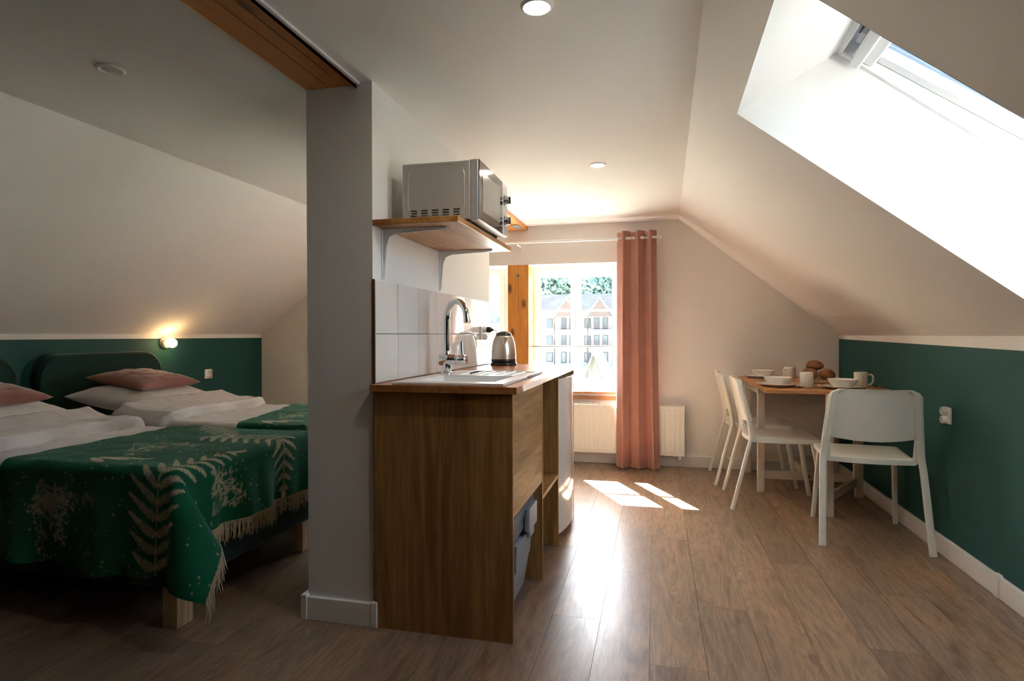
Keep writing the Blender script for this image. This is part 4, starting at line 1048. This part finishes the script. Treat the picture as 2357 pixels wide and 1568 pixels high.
# ------------------------------------------------------------------ outside the window
M['ground'] = plain('pale_gravel_and_grass', (.30, .30, .24, 1), .9, .25, .6)
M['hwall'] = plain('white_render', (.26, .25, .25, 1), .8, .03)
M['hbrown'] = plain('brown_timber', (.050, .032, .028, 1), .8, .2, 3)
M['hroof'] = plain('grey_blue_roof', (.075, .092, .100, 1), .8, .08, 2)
M['hglass'] = plain('far_window_glass', (.03, .04, .05, 1), .25)
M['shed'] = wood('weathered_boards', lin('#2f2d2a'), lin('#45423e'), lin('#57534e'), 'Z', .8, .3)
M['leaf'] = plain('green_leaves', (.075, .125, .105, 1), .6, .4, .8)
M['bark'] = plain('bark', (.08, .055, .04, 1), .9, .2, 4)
GZ = -4.0
struct(obj('trim_1', B(-160, 140, 9, 260, GZ-.2, GZ), 'ground'), 'pale ground outside the window')
hs = root('house', 'white house with grey roof and brown timber balconies outside the window', 'house', (-8, 106, GZ))
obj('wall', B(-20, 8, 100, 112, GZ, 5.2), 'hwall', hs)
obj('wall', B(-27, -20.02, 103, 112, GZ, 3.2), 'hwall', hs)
def roof(x0, x1, y0, y1, z0, z1, parent, name='roof'):
    ym = (y0+y1)/2; o = obj(name, MB().prism([(y0, z0), (ym, z1), (y1, z0), (y1, z0-.25), (ym, z1-.25), (y0, z0-.25)], 'X', x0, x1), 'hroof', parent)
    n = 12
    for k in range(n):
        t = (k+.5)/n; obj('roof_batten', B(x0, x1, y0+(ym-y0)*t-.06, y0+(ym-y0)*t+.06, z0+(z1-z0)*t, z0+(z1-z0)*t+.10), 'hroof', o)
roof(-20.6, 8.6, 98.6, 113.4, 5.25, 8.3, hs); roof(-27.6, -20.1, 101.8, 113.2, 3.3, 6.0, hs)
for cx in (-14.4, -8.9, -1.5):
    y0 = 98.4; hw_ = 1.9
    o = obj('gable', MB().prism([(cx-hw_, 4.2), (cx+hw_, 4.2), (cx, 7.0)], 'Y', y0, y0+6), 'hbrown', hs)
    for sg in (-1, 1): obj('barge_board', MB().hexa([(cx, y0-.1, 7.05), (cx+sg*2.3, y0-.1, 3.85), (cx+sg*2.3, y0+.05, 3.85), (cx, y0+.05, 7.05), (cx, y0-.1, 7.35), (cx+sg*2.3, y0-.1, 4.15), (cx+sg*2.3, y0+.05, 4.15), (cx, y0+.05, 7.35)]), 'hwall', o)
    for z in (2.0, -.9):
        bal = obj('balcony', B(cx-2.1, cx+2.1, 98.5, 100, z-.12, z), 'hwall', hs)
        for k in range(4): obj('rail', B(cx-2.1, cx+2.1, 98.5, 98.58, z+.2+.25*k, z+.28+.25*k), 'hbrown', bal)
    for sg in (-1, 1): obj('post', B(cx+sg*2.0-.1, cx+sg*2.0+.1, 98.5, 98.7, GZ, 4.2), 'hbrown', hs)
    for z in (2.1, -.8, -3.6):
        for xo in (-1.1, .3):
            wd = obj('window', B(cx+xo, cx+xo+.9, 99.9, 99.99, z, z+1.9), 'hbrown', hs); obj('pane', B(cx+xo+.1, cx+xo+.8, 99.85, 99.899, z+.1, z+1.8), 'hglass', wd)
for cx in (-18, -11.6, -5, 2.5):
    for z in (2.3, -.6, -3.4):
        wd = obj('window', B(cx, cx+1.1, 99.9, 99.99, z, z+1.6), 'hbrown', hs); obj('pane', B(cx+.1, cx+1.0, 99.85, 99.899, z+.1, z+1.5), 'hglass', wd)
# weathered shed gable
sx_, sy_ = -2.62, 26.0
shd = root('shed', 'grey weathered wooden shed gable low in the window', 'shed', (sx_, sy_+2, GZ))
for k in range(16):
    xa = sx_-1.7+.2125*k; xb = xa+.20
    def top_(x): return .18-abs(x-sx_)*2.3
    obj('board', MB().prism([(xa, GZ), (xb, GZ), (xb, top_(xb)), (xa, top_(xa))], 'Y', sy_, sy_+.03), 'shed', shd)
for sg in (-1, 1):
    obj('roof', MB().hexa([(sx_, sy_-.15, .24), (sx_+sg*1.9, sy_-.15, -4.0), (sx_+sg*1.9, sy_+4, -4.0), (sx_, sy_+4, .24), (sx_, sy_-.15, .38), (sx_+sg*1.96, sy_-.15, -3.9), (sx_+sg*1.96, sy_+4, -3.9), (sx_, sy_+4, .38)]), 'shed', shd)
# trees
def foliage(n, seed, size):
    rs = np.random.RandomState(seed); cs = rs.normal(0, .5, (14, 3)); cs[:, 2] *= .9; V_, F_ = [], []
    for k in range(n):
        c = cs[rs.randint(14)]; d = rs.normal(0, 1, 3); d /= np.linalg.norm(d); p = c+d*(.32+.16*rs.rand())
        a = rs.normal(0, 1, 3); a /= np.linalg.norm(a); b_ = np.cross(a, d); b_ /= np.linalg.norm(b_)+1e-6; s_ = size*(.6+.8*rs.rand()); o = len(V_)
        V_ += [tuple(p-a*s_), tuple(p+b_*s_*.6), tuple(p+a*s_), tuple(p-b_*s_*.6)]; F_.append((o, o+1, o+2, o+3))
    m = MB(); m.v = V_; m.f = F_; m.m = [0]*len(F_); return m
tr_mesh = None
spots = [(-84, 126, 13, 'leafy tree far left outside the window'), (-47, 126, 13, 'leafy tree rising left of the grey roof'), (-24, 152, 15, 'tall leafy tree behind the lower roof wing'), (-12.0, 128, 12, 'leafy tree directly behind the main roof'), (14, 132, 13, 'leafy tree behind the right end of the house'), (-24, 62, 6.0, 'smaller leafy tree in front of the left house wing')]
for i, (tx, tyy, sc_, lab) in enumerate(spots):
    t = root('tree', lab, 'tree', (tx, tyy, GZ), i*1.1, 'trees outside the window')
    if tr_mesh is None:
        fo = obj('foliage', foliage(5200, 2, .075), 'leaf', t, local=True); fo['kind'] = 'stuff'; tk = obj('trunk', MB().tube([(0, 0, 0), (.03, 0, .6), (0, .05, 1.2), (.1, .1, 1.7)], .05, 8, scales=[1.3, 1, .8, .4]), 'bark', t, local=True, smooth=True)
        fo.data.transform(Matrix.Translation((0, 0, 1.45))); tr_mesh = (fo, tk); fo.scale = (sc_*.62,)*3; tk.scale = (sc_*.62,)*3
    else:
        for q in tr_mesh:
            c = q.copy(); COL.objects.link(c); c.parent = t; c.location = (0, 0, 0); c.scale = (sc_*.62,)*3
